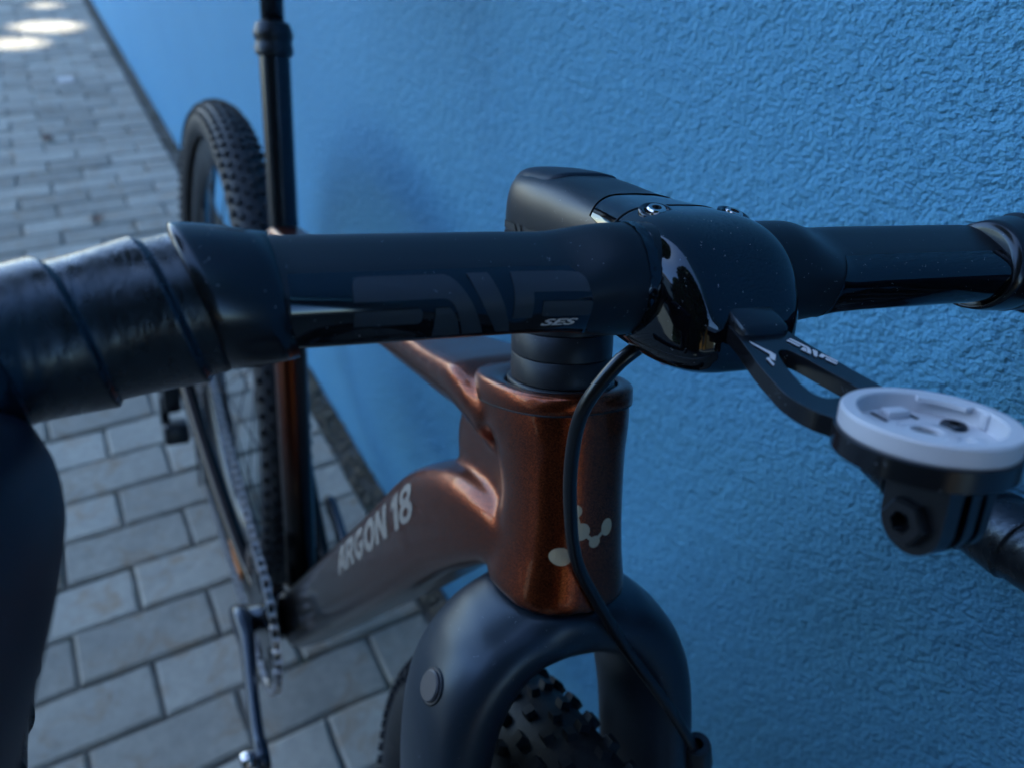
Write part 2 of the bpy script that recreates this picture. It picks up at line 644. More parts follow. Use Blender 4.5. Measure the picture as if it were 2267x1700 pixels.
cells = []
for u in range(-150, 90):
    off = 0.0 if u % 2 == 0 else 0.5
    for w in range(-45, 4):
        y0, y1 = (w + off) * PV, (w + off + 1) * PV
        if y0 > KERB_Y - 0.02:
            continue
        y1 = min(y1, KERB_Y)
        x = (u + 0.5) * PU
        p, dep = project((x, (y0 + y1) / 2, 0))
        vis = dep > 0.1 and -60 < p[0] < 2330 and -60 < p[1] < 1760
        cells.append((0 if vis else 1, dep if dep > 0 else 99, x, y0, y1))
cells.sort()
variants = {}
far = []
for n_, (hid, dep, x, y0, y1) in enumerate(cells):
    ln = y1 - y0
    full = abs(ln - PV) < 1e-6
    tilt = rng.normal(0, 0.006, 2)
    dz = rng.normal(0, 0.0012)
    if n_ < 300 and not hid:
        key = (round(ln, 4), random.randrange(7))
        if key not in variants:
            me = mk('paver', paver_geo(PU / 2 - 0.0024, ln / 2 - 0.0024, len(variants) + 3), M_PAVER, pavement, smooth=False)
            variants[key] = me
            o = me
        else:
            o = bpy.data.objects.new('paver', variants[key].data)
            sc.collection.objects.link(o)
            o.parent = pavement
        o.location = (x, (y0 + y1) / 2, dz)
        o.rotation_euler = (tilt[0], tilt[1], rng.normal(0, 0.006))
    else:
        g = paver_geo(PU / 2 - 0.0024, ln / 2 - 0.0024, n_)
        far.append((g[0] + V([x, (y0 + y1) / 2, dz]), g[1]))
pf = mk('paving', join(*far), M_PAVER, pavement, smooth=False)
pf['kind'] = 'stuff'

# loose grit along the foot of the wall
grit = []
for i in range(2600):
    x = rng.uniform(-6.0, 1.6) if i > 1500 else rng.uniform(-1.2, 1.2)
    y = rng.uniform(KERB_Y - 0.004, WALL_Y - 0.004)
    r = abs(rng.normal(0.0032, 0.0018)) + 0.001
    q = rng.normal(0, 1, (6, 3)) * 0.18 + V([[1, 0, 0], [-1, 0, 0], [0, 1, 0], [0, -1, 0], [0, 0, 1], [0, 0, -1]])
    grit.append((q * r + V([x, y, -0.006 + r * 0.5]), [(0, 2, 4), (2, 1, 4), (1, 3, 4), (3, 0, 4), (2, 0, 5), (1, 2, 5), (3, 1, 5), (0, 3, 5)]))
M_GRIT = mat('grit', (0.16, 0.145, 0.11), 0.9)
tag(mk('gravel', join(*grit), M_GRIT, smooth=False), 'loose grit and dirt in the strip at the foot of the blue wall', 'gravel', kind='stuff')

# the wall: one thick slab of stucco
wall = mk('stucco_wall', box(((-15 + 9.0) / 2, WALL_Y + 0.15, 2.9), ((15 + 9.0) / 2, 0.15, 3.0)), M_WALL, smooth=False)
tag(wall, 'rough blue stucco wall that the bicycle leans against', 'wall')

# ------------------------------------------------------------------ street surroundings (they light and mirror)
def leaf_cloud(center, radii, n, size, seed, keep=None, shell=0.35):
    r = np.random.default_rng(seed)
    d = r.normal(0, 1, (n, 3)); d /= np.linalg.norm(d, axis=1)[:, None]
    rad = r.uniform(shell, 1.0, n) ** 0.6
    # uneven outline: a few bulges
    bul = r.normal(0, 1, (14, 3)); bul /= np.linalg.norm(bul, axis=1)[:, None]
    amp = 0.80 + 0.25 * np.clip((d @ bul.T).max(1) * 2 - 1, 0, 1)
    p = center + d * (rad * amp)[:, None] * np.asarray(radii)
    if keep is not None:
        p = p[keep(p)]
    n = len(p)
    a = r.normal(0, 1, (n, 3)); a /= np.linalg.norm(a, axis=1)[:, None]
    b = np.cross(a, r.normal(0, 1, (n, 3))); b /= np.linalg.norm(b, axis=1)[:, None]
    s = size * r.uniform(0.7, 1.3, n)[:, None]
    v = np.stack([p - a * s, p + b * s * 0.55, p + a * s, p - b * s * 0.55], 1).reshape(-1, 3)
    f = [(4 * i, 4 * i + 1, 4 * i + 2, 4 * i + 3) for i in range(n)]
    return v, f


def tree(loc, height, crown_c, radii, n, size, seed, label, keep=None):
    root = empty('broadleaf_tree', loc)
    c = V(crown_c) - V(loc)
    path = catmull([(0, 0, -0.1, .19), (0.05, 0, height * 0.3, .16), (c[0] * 0.5, c[1] * 0.5, height * 0.6, .12), (c[0], c[1], c[2] + radii[2] * 0.4, .04)], 14)
    geos = [rod_tube(path[:, :3], path[:, 3] * height / 6, 10)]
    r = np.random.default_rng(seed + 50)
    for i in range(9):
        st = path[5 + i % 7, :3]
        e = c + r.normal(0, 0.45, 3) * V(radii)
        mid = (st + e) / 2 + V([0, 0, 0.3])
        q = catmull([st, mid, e], 8)
        geos.append(rod_tube(q, np.linspace(.06, .012, 8), 6))
    mk('trunk', join(*geos), M_BARK, root)
    g = leaf_cloud(V(crown_c), radii, n, size, seed, keep)
    if keep is not None:
        # small twigs' leaves close up the gaps down to the size of the flecks
        extra = []
        for q, (x, y, rad) in enumerate(FLECKS):
            rr = np.random.default_rng(200 + q)
            d = V(SUN_DIR); a = np.cross(d, (0, 0, 1)); a /= np.linalg.norm(a); b = np.cross(d, a)
            m_ = 9000
            th = rr.uniform(0, 2 * np.pi, m_); rd = rad + .07 + rr.uniform(0, 1, m_) * .42
            tt = (V(crown_c) - V([x, y, 0])) @ d + rr.uniform(-1.6, 1.6, m_)
            p = V([x, y, 0]) + tt[:, None] * d + (np.cos(th) * rd)[:, None] * a + (np.sin(th) * rd)[:, None] * b
            p = p[keep(p, 0.07)]
            n2 = len(p)
            u1 = rr.normal(0, 1, (n2, 3)); u1 /= np.linalg.norm(u1, axis=1)[:, None]
            u2 = np.cross(u1, rr.normal(0, 1, (n2, 3))); u2 /= np.linalg.norm(u2, axis=1)[:, None]
            vv = np.stack([p - u1 * .06, p + u2 * .04, p + u1 * .06, p - u2 * .04], 1).reshape(-1, 3)
            extra.append((vv, [(4 * i, 4 * i + 1, 4 * i + 2, 4 * i + 3) for i in range(n2)]))
        g = join(g, *extra)
    mk('crown', (g[0] - V(loc), g[1]), M_LEAF, root, smooth=False)
    tag(root, label, 'tree')
    return root


# sun flecks on the far pavement: leaves are missing along these rays
FLECKS = [(-3.76, 0.135, 0.125), (-3.40, -0.03, 0.10), (-4.35, 0.17, 0.045)]


def keep_rays(p, margin=0.24):
    ok = np.ones(len(p), bool)
    d = V(SUN_DIR)
    for x, y, r in FLECKS:
        w = p - V([x, y, 0.0])
        q = w - (w @ d)[:, None] * d
        ok &= np.linalg.norm(q, axis=1) > r + margin
    return ok


tc = V([-1.4, 0.0, 0.5]) + V(SUN_DIR) * 11.5
big = tree((-6.5, -5.6, 0), 10.5, tc, (4.7, 4.2, 3.2), 42000, 0.17, 11, 'tall leafy street tree shading the pavement and the bicycle', keep_rays)
tree((6.5, -8.5, 0), 6.0, (6.5, -8.5, 5.2), (2.6, 2.6, 2.4), 6000, 0.17, 12, 'round dark tree by the white house across the street')
tree((10.5, -3.0, 0), 6.0, (10.5, -3.0, 4.9), (2.4, 2.4, 2.2), 5000, 0.17, 13, 'dark tree at the near end of the street')


tree((5.0, -2.6, 0), 6.0, (4.2, -1.7, 4.4), (2.5, 2.0, 3.6), 30000, 0.11, 14, 'unseen dense tree added by the near end of the blue wall to block skylight')  # added out of view to keep sky off the bicycle's front
tree((3.4, -5.6, 0), 6.0, (3.4, -5.4, 4.2), (2.0, 1.9, 2.6), 16000, 0.12, 15, 'unseen leafy tree added before the white house to darken reflections')  # second unseen tree, added to darken what the front parts mirror


added_hedge = empty('added_hedge', (4.4, -3.1, 0))  # unseen, added to dim the lower wall and the front reflections
hr = np.random.default_rng(31)
n_ = 30000
hp_ = np.c_[hr.uniform(-3.2, 3.2, n_), hr.uniform(-.45, .45, n_), hr.uniform(0, 2.5, n_)]
u1 = hr.normal(0, 1, (n_, 3)); u1 /= np.linalg.norm(u1, axis=1)[:, None]
u2 = np.cross(u1, hr.normal(0, 1, (n_, 3))); u2 /= np.linalg.norm(u2, axis=1)[:, None]
mk('foliage', (np.stack([hp_ - u1 * .07, hp_ + u2 * .04, hp_ + u1 * .07, hp_ - u2 * .04], 1).reshape(-1, 3), [(4 * i, 4 * i + 1, 4 * i + 2, 4 * i + 3) for i in range(n_)]), M_LEAF, added_hedge, smooth=False)
tag(added_hedge, 'unseen clipped row of foliage added to dim the lower blue wall', 'added_hedge')


def house(x, y, hw, hd, h, m, label, face):
    root = empty('house', (x, y, 0))
    mk('wall', box((0, 0, h / 2), (hw, hd, h / 2)), m, root, smooth=False)
    rv = [(-hw - .3, -hd - .3, h + .01), (hw + .3, -hd - .3, h + .01), (hw + .3, hd + .3, h + .01), (-hw - .3, hd + .3, h + .01), (-hw * .6, 0, h + 1.8), (hw * .6, 0, h + 1.8)]
    mk('roof', (V(rv), [(0, 1, 5, 4), (1, 2, 5), (2, 3, 4, 5), (3, 0, 4), (3, 2, 1, 0)]), M_ROOF, root, smooth=False)
    for z in (1.5, 4.1):
        for t in (-0.6, 0.0, 0.6):
            if face == 'y':
                f = mk('window', box((t * hw, hd + .01, z), (.5, .05, .65)), M_GLASS, root, smooth=False)
            else:
                f = mk('window', box((-hw - .01, t * hd, z), (.05, .5, .65)), M_GLASS, root, smooth=False)
    tag(root, label, 'house')


house(1.0, -13.5, 5.0, 3.0, 5.6, M_HOUSE, 'white plastered house across the street with a clay roof', 'y')
house(16.5, -6.0, 3.0, 3.6, 5.4, M_OCHRE, 'ochre plastered house closing the near end of the street', 'x')

# ------------------------------------------------------------------ bicycle
BR = V([[0.998723, 0.050041, 0.006877], [-0.050512, 0.989423, 0.135978], [0.0, -0.136152, 0.990688]])
bike = empty('bicycle')
bike.matrix_world = Matrix(((*BR[0], 0.820166), (*BR[1], 0.146120), (*BR[2], 0), (0, 0, 0, 1)))
tag(bike, 'copper and black gravel bicycle with drop bars leaning on the blue wall', 'bicycle')
# local axes: x forward, y to the bicycle's left (the wall), z up; tyres touch z = 0
T = V([0.364640, 0, 0.830848])                      # top of the head tube on the steering axis
AX = V([-0.32305, 0, 0.94638]); AX /= np.linalg.norm(AX)
SR = V([[0.995035, 0.099510, -0.001695], [-0.099510, 0.994457, -0.033966], [-0.001695, 0.033966, 0.999422]])


def S(geo):
    """steered parts are drawn with the bars straight about T and turned here"""
    return xf(geo, SR, T)


def Sp(p):
    return SR @ V(p) + T


BB = V([0.0, 0, 0.28])
REAR = V([-0.42, 0, 0.357])

# ---- frame: lofted tubes fused into one hydroformed skin
def ht_sec(s, ry, rx, e=2.2):
    c = T + AX * -s
    fx = V([AX[2], 0, -AX[0]])
    q = sellipse(rx, ry, e, 32)
    return c + q[:, :1] * fx + q[:, 1:] * V([0, 1, 0])


def ht_off(s, ry, rx, off, e=2.4, k=0.0):
    """section across the head tube; k lets it slope down towards the top tube"""
    p = ht_sec(s, ry, rx, e) + FX0 * off
    fx = (p - T) @ FX0
    return p - AX * (k * np.clip(.030 - fx, 0, 1))[:, None]


FX0 = V([AX[2], 0, -AX[0]])
head = loft([ht_off(0.0060, .0262, .0383, -.0078, 2.7, .06), ht_off(0.0120, .0264, .0384, -.0077, 2.7, .113), ht_off(0.020, .0262, .0365, -.0055, 2.6, .07), ht_off(0.034, .0246, .0300, .0006), ht_off(0.054, .0238, .0262, .0044), ht_off(0.076, .0252, .0275, .0034), ht_off(0.0985, .0290, .0312, .0010)])


def tt_geo():
    st = catmull([(.352, 0, .8080, .0275, .034), (.337, 0, .8105, .0295, .036), (.3226, 0, .8112, .0300, .038), (.300, 0, .8025, .0280, .037), (.275, 0, .7918, .0250, .034), (.200, 0, .767, .0190, .032),
                  (.050, 0, .728, .0175, .032), (-.118, 0, .690, .0170, .032)], 30)
    secs = []
    for x, y, zt, w, h in st:
        t = np.linspace(0, 2 * np.pi, 32, endpoint=False)
        c, s_ = np.cos(t), np.sin(t)
        yy = w * np.sign(c) * np.abs(c) ** 0.5
        zz = np.where(s_ > 0, np.abs(s_) ** 0.5 * h * 0.28, -np.abs(s_) ** 0.85 * h * 0.72)
        yy = np.where(s_ < 0, yy * (1 - 0.42 * np.abs(s_) ** 1.3), yy)
        secs.append(np.c_[np.full(32, x) + 0.2 * (zz), yy, zt - h * 0.28 + zz])
    return loft(secs)


dtq = catmull([(.386, 0, .7535, .0250, .0130), (.364, 0, .7440, .0270, .0190), (.336, 0, .7250, .0285, .0262), (.300, 0, .6890, .0290, .0312), (.255, 0, .6235, .0290, .0315), (.148, 0, .470, .0290, .0315), (.020, 0, .287, .0300, .0320)], 40)
dt = sweep(dtq[:, :3], dtq[:, 3], dtq[:, 4], up=(0, 0, 1), k=36, e=4.0)
st_path = catmull([(0, 0, .27), (-.05, 0, .449), (-.1155, 0, .670)], 16)
stube = sweep(st_path, .0165, .019, up=(1, 0, 0), k=24)
bbs = cyl(BB + V([0, -.043, 0]), BB + V([0, .043, 0]), .030, k=28)
stays = []
for sy in (-1, 1):
    cs = catmull([(-.02, sy * .036, .262), (-.10, sy * .046, .262), (-.25, sy * .060, .300), (-.41, sy * .072, .350)], 20)
    stays.append(sweep(cs, .0105, np.linspace(.020, .013, 20), k=16, e=2.5))
    ss = catmull([(-.095, sy * .014, .600), (-.18, sy * .040, .575), (-.30, sy * .060, .465), (-.42, sy * .070, .365)], 18)
    stays.append(sweep(ss, .0065, .008, up=(1, 0, 0), k=14))
gus = []
for x, zl, zh, hw in ((.386, .745, .812, .0210), (.372, .742, .811, .0175), (.354, .738, .808, .0142), (.336, .730, .801, .0122), (.318, .725, .788, .0105), (.306, .735, .777, .0090), (.298, .745, .768, .0070)):
    q = sellipse(hw, (zh - zl) / 2, 3.0, 24)
    gus.append(np.c_[np.full(24, x), q[:, 0], (zl + zh) / 2 + q[:, 1]])
gusset = loft(gus)
frame_geo = remeshed(join(head, gusset, tt_geo(), dt, stube, bbs, *stays), 0.0017, 26)
frame = mk('frame', frame_geo, M_COPPER, bike)
FR = bvh(frame_geo)

# headset cover: copper ring continuing the head tube, split from the frame by a fine gap
def cov_sec(s, d, e=2.7):
    return ht_off(s, .0267 + d, .0388 + d, -.0078, e, np.interp(s, [.0038, .0110], [.047, .113]))


cover = loft([cov_sec(0.0110, -.0020), cov_sec(0.0110, .0004), cov_sec(0.0107, .0006), cov_sec(0.0052, .0004), cov_sec(0.0042, -.0006), cov_sec(0.0038, -.0020),
              ht_off(.0038, .0226, .0262, 0, 2.2, .047), ht_off(.0048, .0218, .0252, 0, 2.2, .047), ht_sec(.0090, .0216, .0250)], cap1=False)
mk('headset_cover', cover, M_COPPER, frame)
cs_ = cov_sec(0.0113, .0001)
mk('cover_seam', rod_tube(np.r_[cs_, cs_[:2]], .00042, 6), M_DARK, frame)

# pale molecule mark on the head tube front and lettering along the down tube
def disc(x, y, r, k=22, sx=1.0):
    t = np.linspace(0, 2 * np.pi, k, endpoint=False)
    return [(x + r * sx * math.cos(a), y + r * math.sin(a)) for a in t]


def link2d(x0, y0, x1, y1, w):
    d = V([x1 - x0, y1 - y0]); n = V([-d[1], d[0]]) / np.linalg.norm(d) * w
    return [(x0 + n[0], y0 + n[1]), (x0 - n[0], y0 - n[1]), (x1 - n[0], y1 - n[1]), (x1 + n[0], y1 + n[1])]


FX = V([AX[2], 0, -AX[0]])          # straight ahead of the head tube
hb_o = T + AX * -0.072
YL = V([0, 1, 0])
mol = [disc(-.0140, .0010, .0040), disc(-.0066, .0115, .0038), disc(-.0004, .0061, .0026), disc(.0056, .0112, .0038, sx=.75), disc(-.0095, .0206, .0030)]
lnk = [link2d(-.0066, .0115, -.0004, .0061, .0008), link2d(-.0004, .0061, .0056, .0112, .0008), link2d(-.0095, .0206, -.0066, .0115, .0008)]
mk('emblem', stick(fill2d([(p, []) for p in mol], .002), FR, hb_o, YL, AX, .0003), M_CREAM, frame, smooth=False)
mk('emblem_link', stick(fill2d([(p, []) for p in lnk], .002), FR, hb_o, YL, AX, .0002), M_CREAM, frame, smooth=False)

dtd = V([.262 - .150, 0, .628 - .468]); dtd /= np.linalg.norm(dtd)
dtn = V([-dtd[2], 0, dtd[0]])
def ell(cx, cy, rx, ry, a0=0, a1=360, n=20):
    full = abs(a1 - a0) >= 360
    return [(cx + rx * math.cos(math.radians(q)), cy + ry * math.sin(math.radians(q))) for q in np.linspace(a0, a1, n, endpoint=not full)]


def eight():
    ys = np.linspace(-1, 101, 26)
    hw = []
    for y in ys:
        w1 = 35 * math.sqrt(max(0, 1 - ((y - 74) / 27.5) ** 2)); w2 = 41 * math.sqrt(max(0, 1 - ((y - 28) / 29.5) ** 2))
        hw.append(max(w1, w2, 2))
    return [(42 + w, y) for w, y in zip(hw, ys)] + [(42 - w, y) for w, y in zip(hw[::-1], ys[::-1])]


GL = {'A': ([(0, 0), (28, 100), (62, 100), (90, 0), (62, 0), (57, 21), (33, 21), (28, 0)], [[(38, 42), (52, 42), (45, 74)]], 92),
      'R': ([(0, 0), (0, 100), (52, 100)] + ell(52, 68, 30, 32, 80, -62, 10) + [(86, 0), (56, 0), (38, 35), (27, 35), (27, 0)], [[(27, 57), (27, 78), (48, 78), (55, 68), (48, 57)]], 90),
      'G': (ell(46, 50, 46, 52, 42, 345, 24) + [(90, 54), (47, 54), (47, 34), (64, 34)] + ell(46, 50, 20, 27, 318, 42, 18), [], 96),
      'O': (ell(47, 50, 47, 52, n=28), [ell(47, 50, 20, 27, n=20)], 98),
      'N': ([(0, 0), (0, 100), (27, 100), (62, 46), (62, 100), (88, 100), (88, 0), (62, 0), (26, 54), (26, 0)], [], 94),
      '1': ([(16, 0), (16, 70), (0, 61), (0, 84), (24, 100), (44, 100), (44, 0)], [], 50),
      '8': (eight(), [ell(42, 74, 13, 10, n=14), ell(42, 28, 16, 12, n=14)], 86), ' ': (None, None, 34)}
polys, cx_ = [], 0.0
for ch in 'ARGON 18':
    o_, h_, adv = GL[ch]
    if o_ is not None:
        polys.append(([(cx_ + x + .26 * y, y) for x, y in o_], [[(cx_ + x + .26 * y, y) for x, y in hh] for hh in h_]))
    cx_ += adv
k1, k2 = .205 / (cx_ + 26), .0198 / 104
lt = fill2d([([(x * k1, y * k2) for x, y in o_], [[(x * k1, y * k2) for x, y in hh] for hh in h_]) for o_, h_ in polys], .004)
mk('lettering', stick(lt, FR, V([.1935, -.031, .5400]), dtd, dtn, .0003), M_PRINT, frame, smooth=False)

# seat post
sp = V([-.284, 0, .959]); sp /= np.linalg.norm(sp)
s0 = BB + sp * 0.39
post = mk('seat_post', cyl(s0, BB + sp * 0.583, .0137, k=28), M_ANOD, bike, sharp=40)
mk('seat_clamp', revolve([(.0165, 0), (.0185, .001), (.0185, .012), (.0165, .014), (.0142, .015)], BB + sp * .402, sp, 28), M_PLASTIC, frame)
mk('clamp_bolt', cyl(BB + sp * .410 + V([-.018, -.012, 0]), BB + sp * .410 + V([-.018, .024, 0]), .0035, k=10), M_STEEL, frame)
c0 = BB + sp * 0.580
mk('post_collar', revolve([(.0138, -.004), (.0165, -.002), (.0170, .004), (.0160, .006), (.0160, .010), (.0172, .012), (.0172, .016), (.0150, .0235), (.0108, .026)], c0, sp, 28), M_PLASTIC, post, sharp=35)
mk('inner_post', cyl(BB + sp * .60, BB + sp * .74, .0102, k=24), M_ANOD, post)
saddle = catmull([(-.13, 0, 0, .072, .020), (-.08, 0, .004, .070, .022), (0, 0, .0, .040, .020), (.10, 0, .0, .022, .016), (.14, 0, -.006, .012, .012)], 20)
sd_c = BB + sp * .755
mk('saddle', loft([sd_c + V([q[0], 0, q[2]]) + np.c_[np.zeros(24), sellipse(q[3], q[4], 2.4, 24)] for q in saddle]), M_HOOD, bike)
mk('saddle_clamp', box(sd_c + V([0, 0, -.022]), (.03, .018, .012), None, .004), M_ANOD, post)

# ---- wheels
def wheel(name, c, Rm, org, tw, spokes=24, label=None):
    """c: hub centre in local axes, Rm/org: turn for the steered wheel; tw: tyre half width"""
    def P_(g):
        return xf(g, Rm, org) if Rm is not None else (g[0] + org, g[1])
    R_out = 0.357
    root = bpy.data.objects.new(name, None)
    sc.collection.objects.link(root); root.parent = bike
    # tyre carcass
    prof = [((R_out - 0.004 - tw) + tw * math.cos(a), tw * math.sin(a)) for a in np.linspace(-2.35, 2.35, 22)]
    ca = revolve(prof, c, (0, 1, 0), 120, cap=False)
    knobs = []
    r = np.random.default_rng(5)
    N = 112
    for i in range(N):
        for row, (ang, wid, hgt, dep, ph) in enumerate(((0.0, .0042, .0036, .0050, 0.0), (-.34, .0046, .0036, .0052, .5), (.34, .0046, .0036, .0052, .5),
                                                  (-.74, .0050, .0040, .0056, 0.0), (.74, .0050, .0040, .0056, 0.0), (-1.12, .0042, .0044, .0060, .5), (1.12, .0042, .0044, .0060, .5))):
            if row == 0 and i % 2: ph += 0.25
            th = 2 * np.pi * (i + ph) / N
            rad = V([math.cos(th), 0, math.sin(th)]); tan = V([-math.sin(th), 0, math.cos(th)])
            nrm = rad * math.cos(ang) + V([0, 1, 0]) * math.sin(ang)
            lat = np.cross(tan, nrm)
            ctr = V(c) + rad * (R_out - 0.004 - tw) + nrm * (tw + hgt * 0.35)
            hz = hgt
            sx, sy = dep * .52, wid * .52
            vv = []
            for (a_, b_) in ((-1, -1), (1, -1), (1, 1), (-1, 1)):
                vv.append(ctr + tan * a_ * sx * 1.15 + lat * b_ * sy * 1.15 - nrm * hz * .6)
            for (a_, b_) in ((-1, -1), (1, -1), (1, 1), (-1, 1)):
                vv.append(ctr + tan * a_ * sx + lat * b_ * sy + nrm * hz * .6)
            knobs.append((V(vv), [(0, 1, 5, 4), (1, 2, 6, 5), (2, 3, 7, 6), (3, 0, 4, 7), (4, 5, 6, 7)]))
    mk('tyre', P_(join(ca, *knobs)), M_TYRE, root, sharp=35)
    rim = revolve([(.314, -.0145), (.3185, -.0150), (.3185, -.0120), (.313, -.0115), (.313, .0115), (.3185, .0120), (.3185, .0150), (.314, .0145), (.290, .0125), (.272, .004), (.270, 0), (.272, -.004), (.290, -.0125)],
                  c, (0, 1, 0), 120, closed_profile=True)
    mk('rim', P_(rim), M_RIM, root, sharp=50)
    mk('hub', P_(join(cyl(V(c) + V([0, -.05, 0]), V(c) + V([0, .05, 0]), .012, k=20), cyl(V(c) + V([0, -.030, 0]), V(c) + V([0, -.026, 0]), .028, k=24), cyl(V(c) + V([0, .026, 0]), V(c) + V([0, .030, 0]), .028, k=24))), M_ANOD, root, sharp=40)
    mk('brake_rotor', P_(revolve([(.060, .036), (.080, .036), (.080, .038), (.060, .038)], c, (0, 1, 0), 60, closed_profile=True)), M_STEEL, root, sharp=40)
    first = None
    for i in range(spokes):
        th = 2 * np.pi * i / spokes
        side = 1 if i % 2 else -1
        off = (0.55 if (i // 2) % 2 else -0.55)
        a = V(c) + V([math.cos(th + off) * .027, side * .028, math.sin(th + off) * .027])
        b = V(c) + V([math.cos(th) * .272, side * .002, math.sin(th) * .272])
        mk('spoke', P_(cyl(a, b, .0010, k=6)), M_PLASTIC, root)
    return root


wr = wheel('rear_wheel', REAR, None, V([0, 0, 0]), .0265)
AXLE = AX * -(0.518) + FX * 0.050
wf = wheel('front_wheel', AXLE, SR, T, .0255)

# orange mark on the rear tyre side wall
t_ = np.linspace(1.75, 2.15, 14)
vs = []
for a in t_:
    for rr, yy in ((.3235, -.0215), (.3345, -.0240)):
        vs.append(REAR + V([rr * math.cos(a), yy - .0006, rr * math.sin(a)]))
mk('tyre_mark', (V(vs), [(2 * i, 2 * i + 1, 2 * i + 3, 2 * i + 2) for i in range(13)]), M_ORANGE, wr)

# ---- drivetrain
theta = 0.105
ring = bpy.data.objects.new('crankset', None); sc.collection.objects.link(ring); ring.parent = bike
RC = BB + V([0, -.047, 0])
RN = 40
RR = 0.081
tp = []
for i in range(RN):
    for ph, rr in ((0, RR - .004), (.3, RR + .0025), (.5, RR + .0025), (.8, RR - .004)):
        a = 2 * np.pi * (i + ph) / RN
        tp.append((rr * math.cos(a), rr * math.sin(a)))
holes = []
for k_ in range(8):
    a = 2 * np.pi * k_ / 8
    holes.append([(.056 * math.cos(a) + .0125 * math.cos(q), .056 * math.sin(a) + .0125 * math.sin(q)) for q in np.linspace(0, 2 * np.pi, 12, endpoint=False)])
g = extrude2d(tp, holes, .0032)
g = (g[0][:, [0, 2, 1]] * V([1, 1, 1]), g[1])
mk('chainring', (g[0] + RC + V([0, -.0016, 0]), g[1]), M_ANOD, ring, smooth=False)
arm_d = V([math.cos(theta), 0, math.sin(theta)])


def crank_arm(dirv, y0, y1):
    p0 = BB + V([0, y0, 0]); p1 = BB + dirv * .1725 + V([0, y1, 0])
    q = catmull([(*(p0 - dirv * .016), .012, .010), (*p0, .0175, .010), (*(p0 + dirv * .03), .0155, .0085), (*(p0 * .45 + p1 * .55), .0125, .0065), (*(p1 - dirv * .015), .0125, .0065), (*p1, .0140, .0070), (*(p1 + dirv * .013), .008, .006)], 28)
    nup = np.cross(dirv, V([0, 1, 0]))
    return sweep(q[:, :3], q[:, 4], q[:, 3], up=nup, k=20, e=3.2)


mk('crank_arm', crank_arm(arm_d, -.068, -.082), M_CRANK, ring)
mk('crank_arm', crank_arm(-arm_d, .066, .080), M_CRANK, ring)
mk('spindle', cyl(BB + V([0, -.070, 0]), BB + V([0, .070, 0]), .0145, k=24), M_ANOD, ring)
pin = BB + arm_d * .1725 + V([0, -.088, 0])
mk('pedal_thread', cyl(pin + V([0, 0, 0]), pin + V([0, -.012, 0]), .0085, k=16), M_STEEL, ring)
# cassette
cas = []
for i_, rr in enumerate(np.linspace(.048, .022, 9)):
    y = -.024 - i_ * .0040
    tv = []
    for q in range(int(rr * 2 * np.pi / .0127)):
        n_t = int(rr * 2 * np.pi / .0127)
        for ph, e_ in ((0, -.002), (.35, .003), (.6, .003), (.95, -.002)):
            a = 2 * np.pi * (q + ph) / n_t
            tv.append(((rr + e_) * math.cos(a), (rr + e_) * math.sin(a)))
    g = extrude2d(tv, [], .0018)
    cas.append((g[0][:, [0, 2, 1]] + REAR + V([0, y, 0]), g[1]))
mk('cassette', join(*cas), M_CHAIN, wr, smooth=False)

# derailleur
dr = bpy.data.objects.new('rear_derailleur', None); sc.collection.objects.link(dr); dr.parent = bike
mk('body', join(box(REAR + V([.004, -.088, -.050]), (.016, .012, .028), rot((0, 1, 0), .25), .005),
                box(REAR + V([.014, -.086, -.112]), (.020, .017, .015), rot((0, 1, 0), -.30), .005),
                box(REAR + V([-.006, -.098, -.085]), (.008, .006, .026), rot((0, 1, 0), -.1), .003)), M_PLASTIC, dr, sharp=40)
mk('battery', box(REAR + V([-.028, -.090, -.062]), (.010, .013, .022), rot((0, 1, 0), .35), .004), M_PLASTIC, dr, sharp=40)
P1 = REAR + V([.022, -.052, -.105]); P2 = REAR + V([.052, -.052, -.165])
for pp in (P1, P2):
    mk('pulley', cyl(pp + V([0, -.004, 0]), pp + V([0, .004, 0]), .020, k=24), M_PLASTIC, dr, sharp=40)
cg = (P1 + P2) / 2
mk('cage', sweep(catmull([P1 + V([-.01, -.010, .018]), cg + V([0, -.010, 0]), P2 + V([.008, -.010, -.018])], 8), .0015, .010, up=(1, 0, 0.4), k=10, e=4), M_ANOD, dr)

# chain: plates and rollers along both runs and round the ring
def arc(c_, r_, a0, a1, n):
    return [c_ + V([r_ * math.cos(a), 0, r_ * math.sin(a)]) for a in np.linspace(a0, a1, n)]


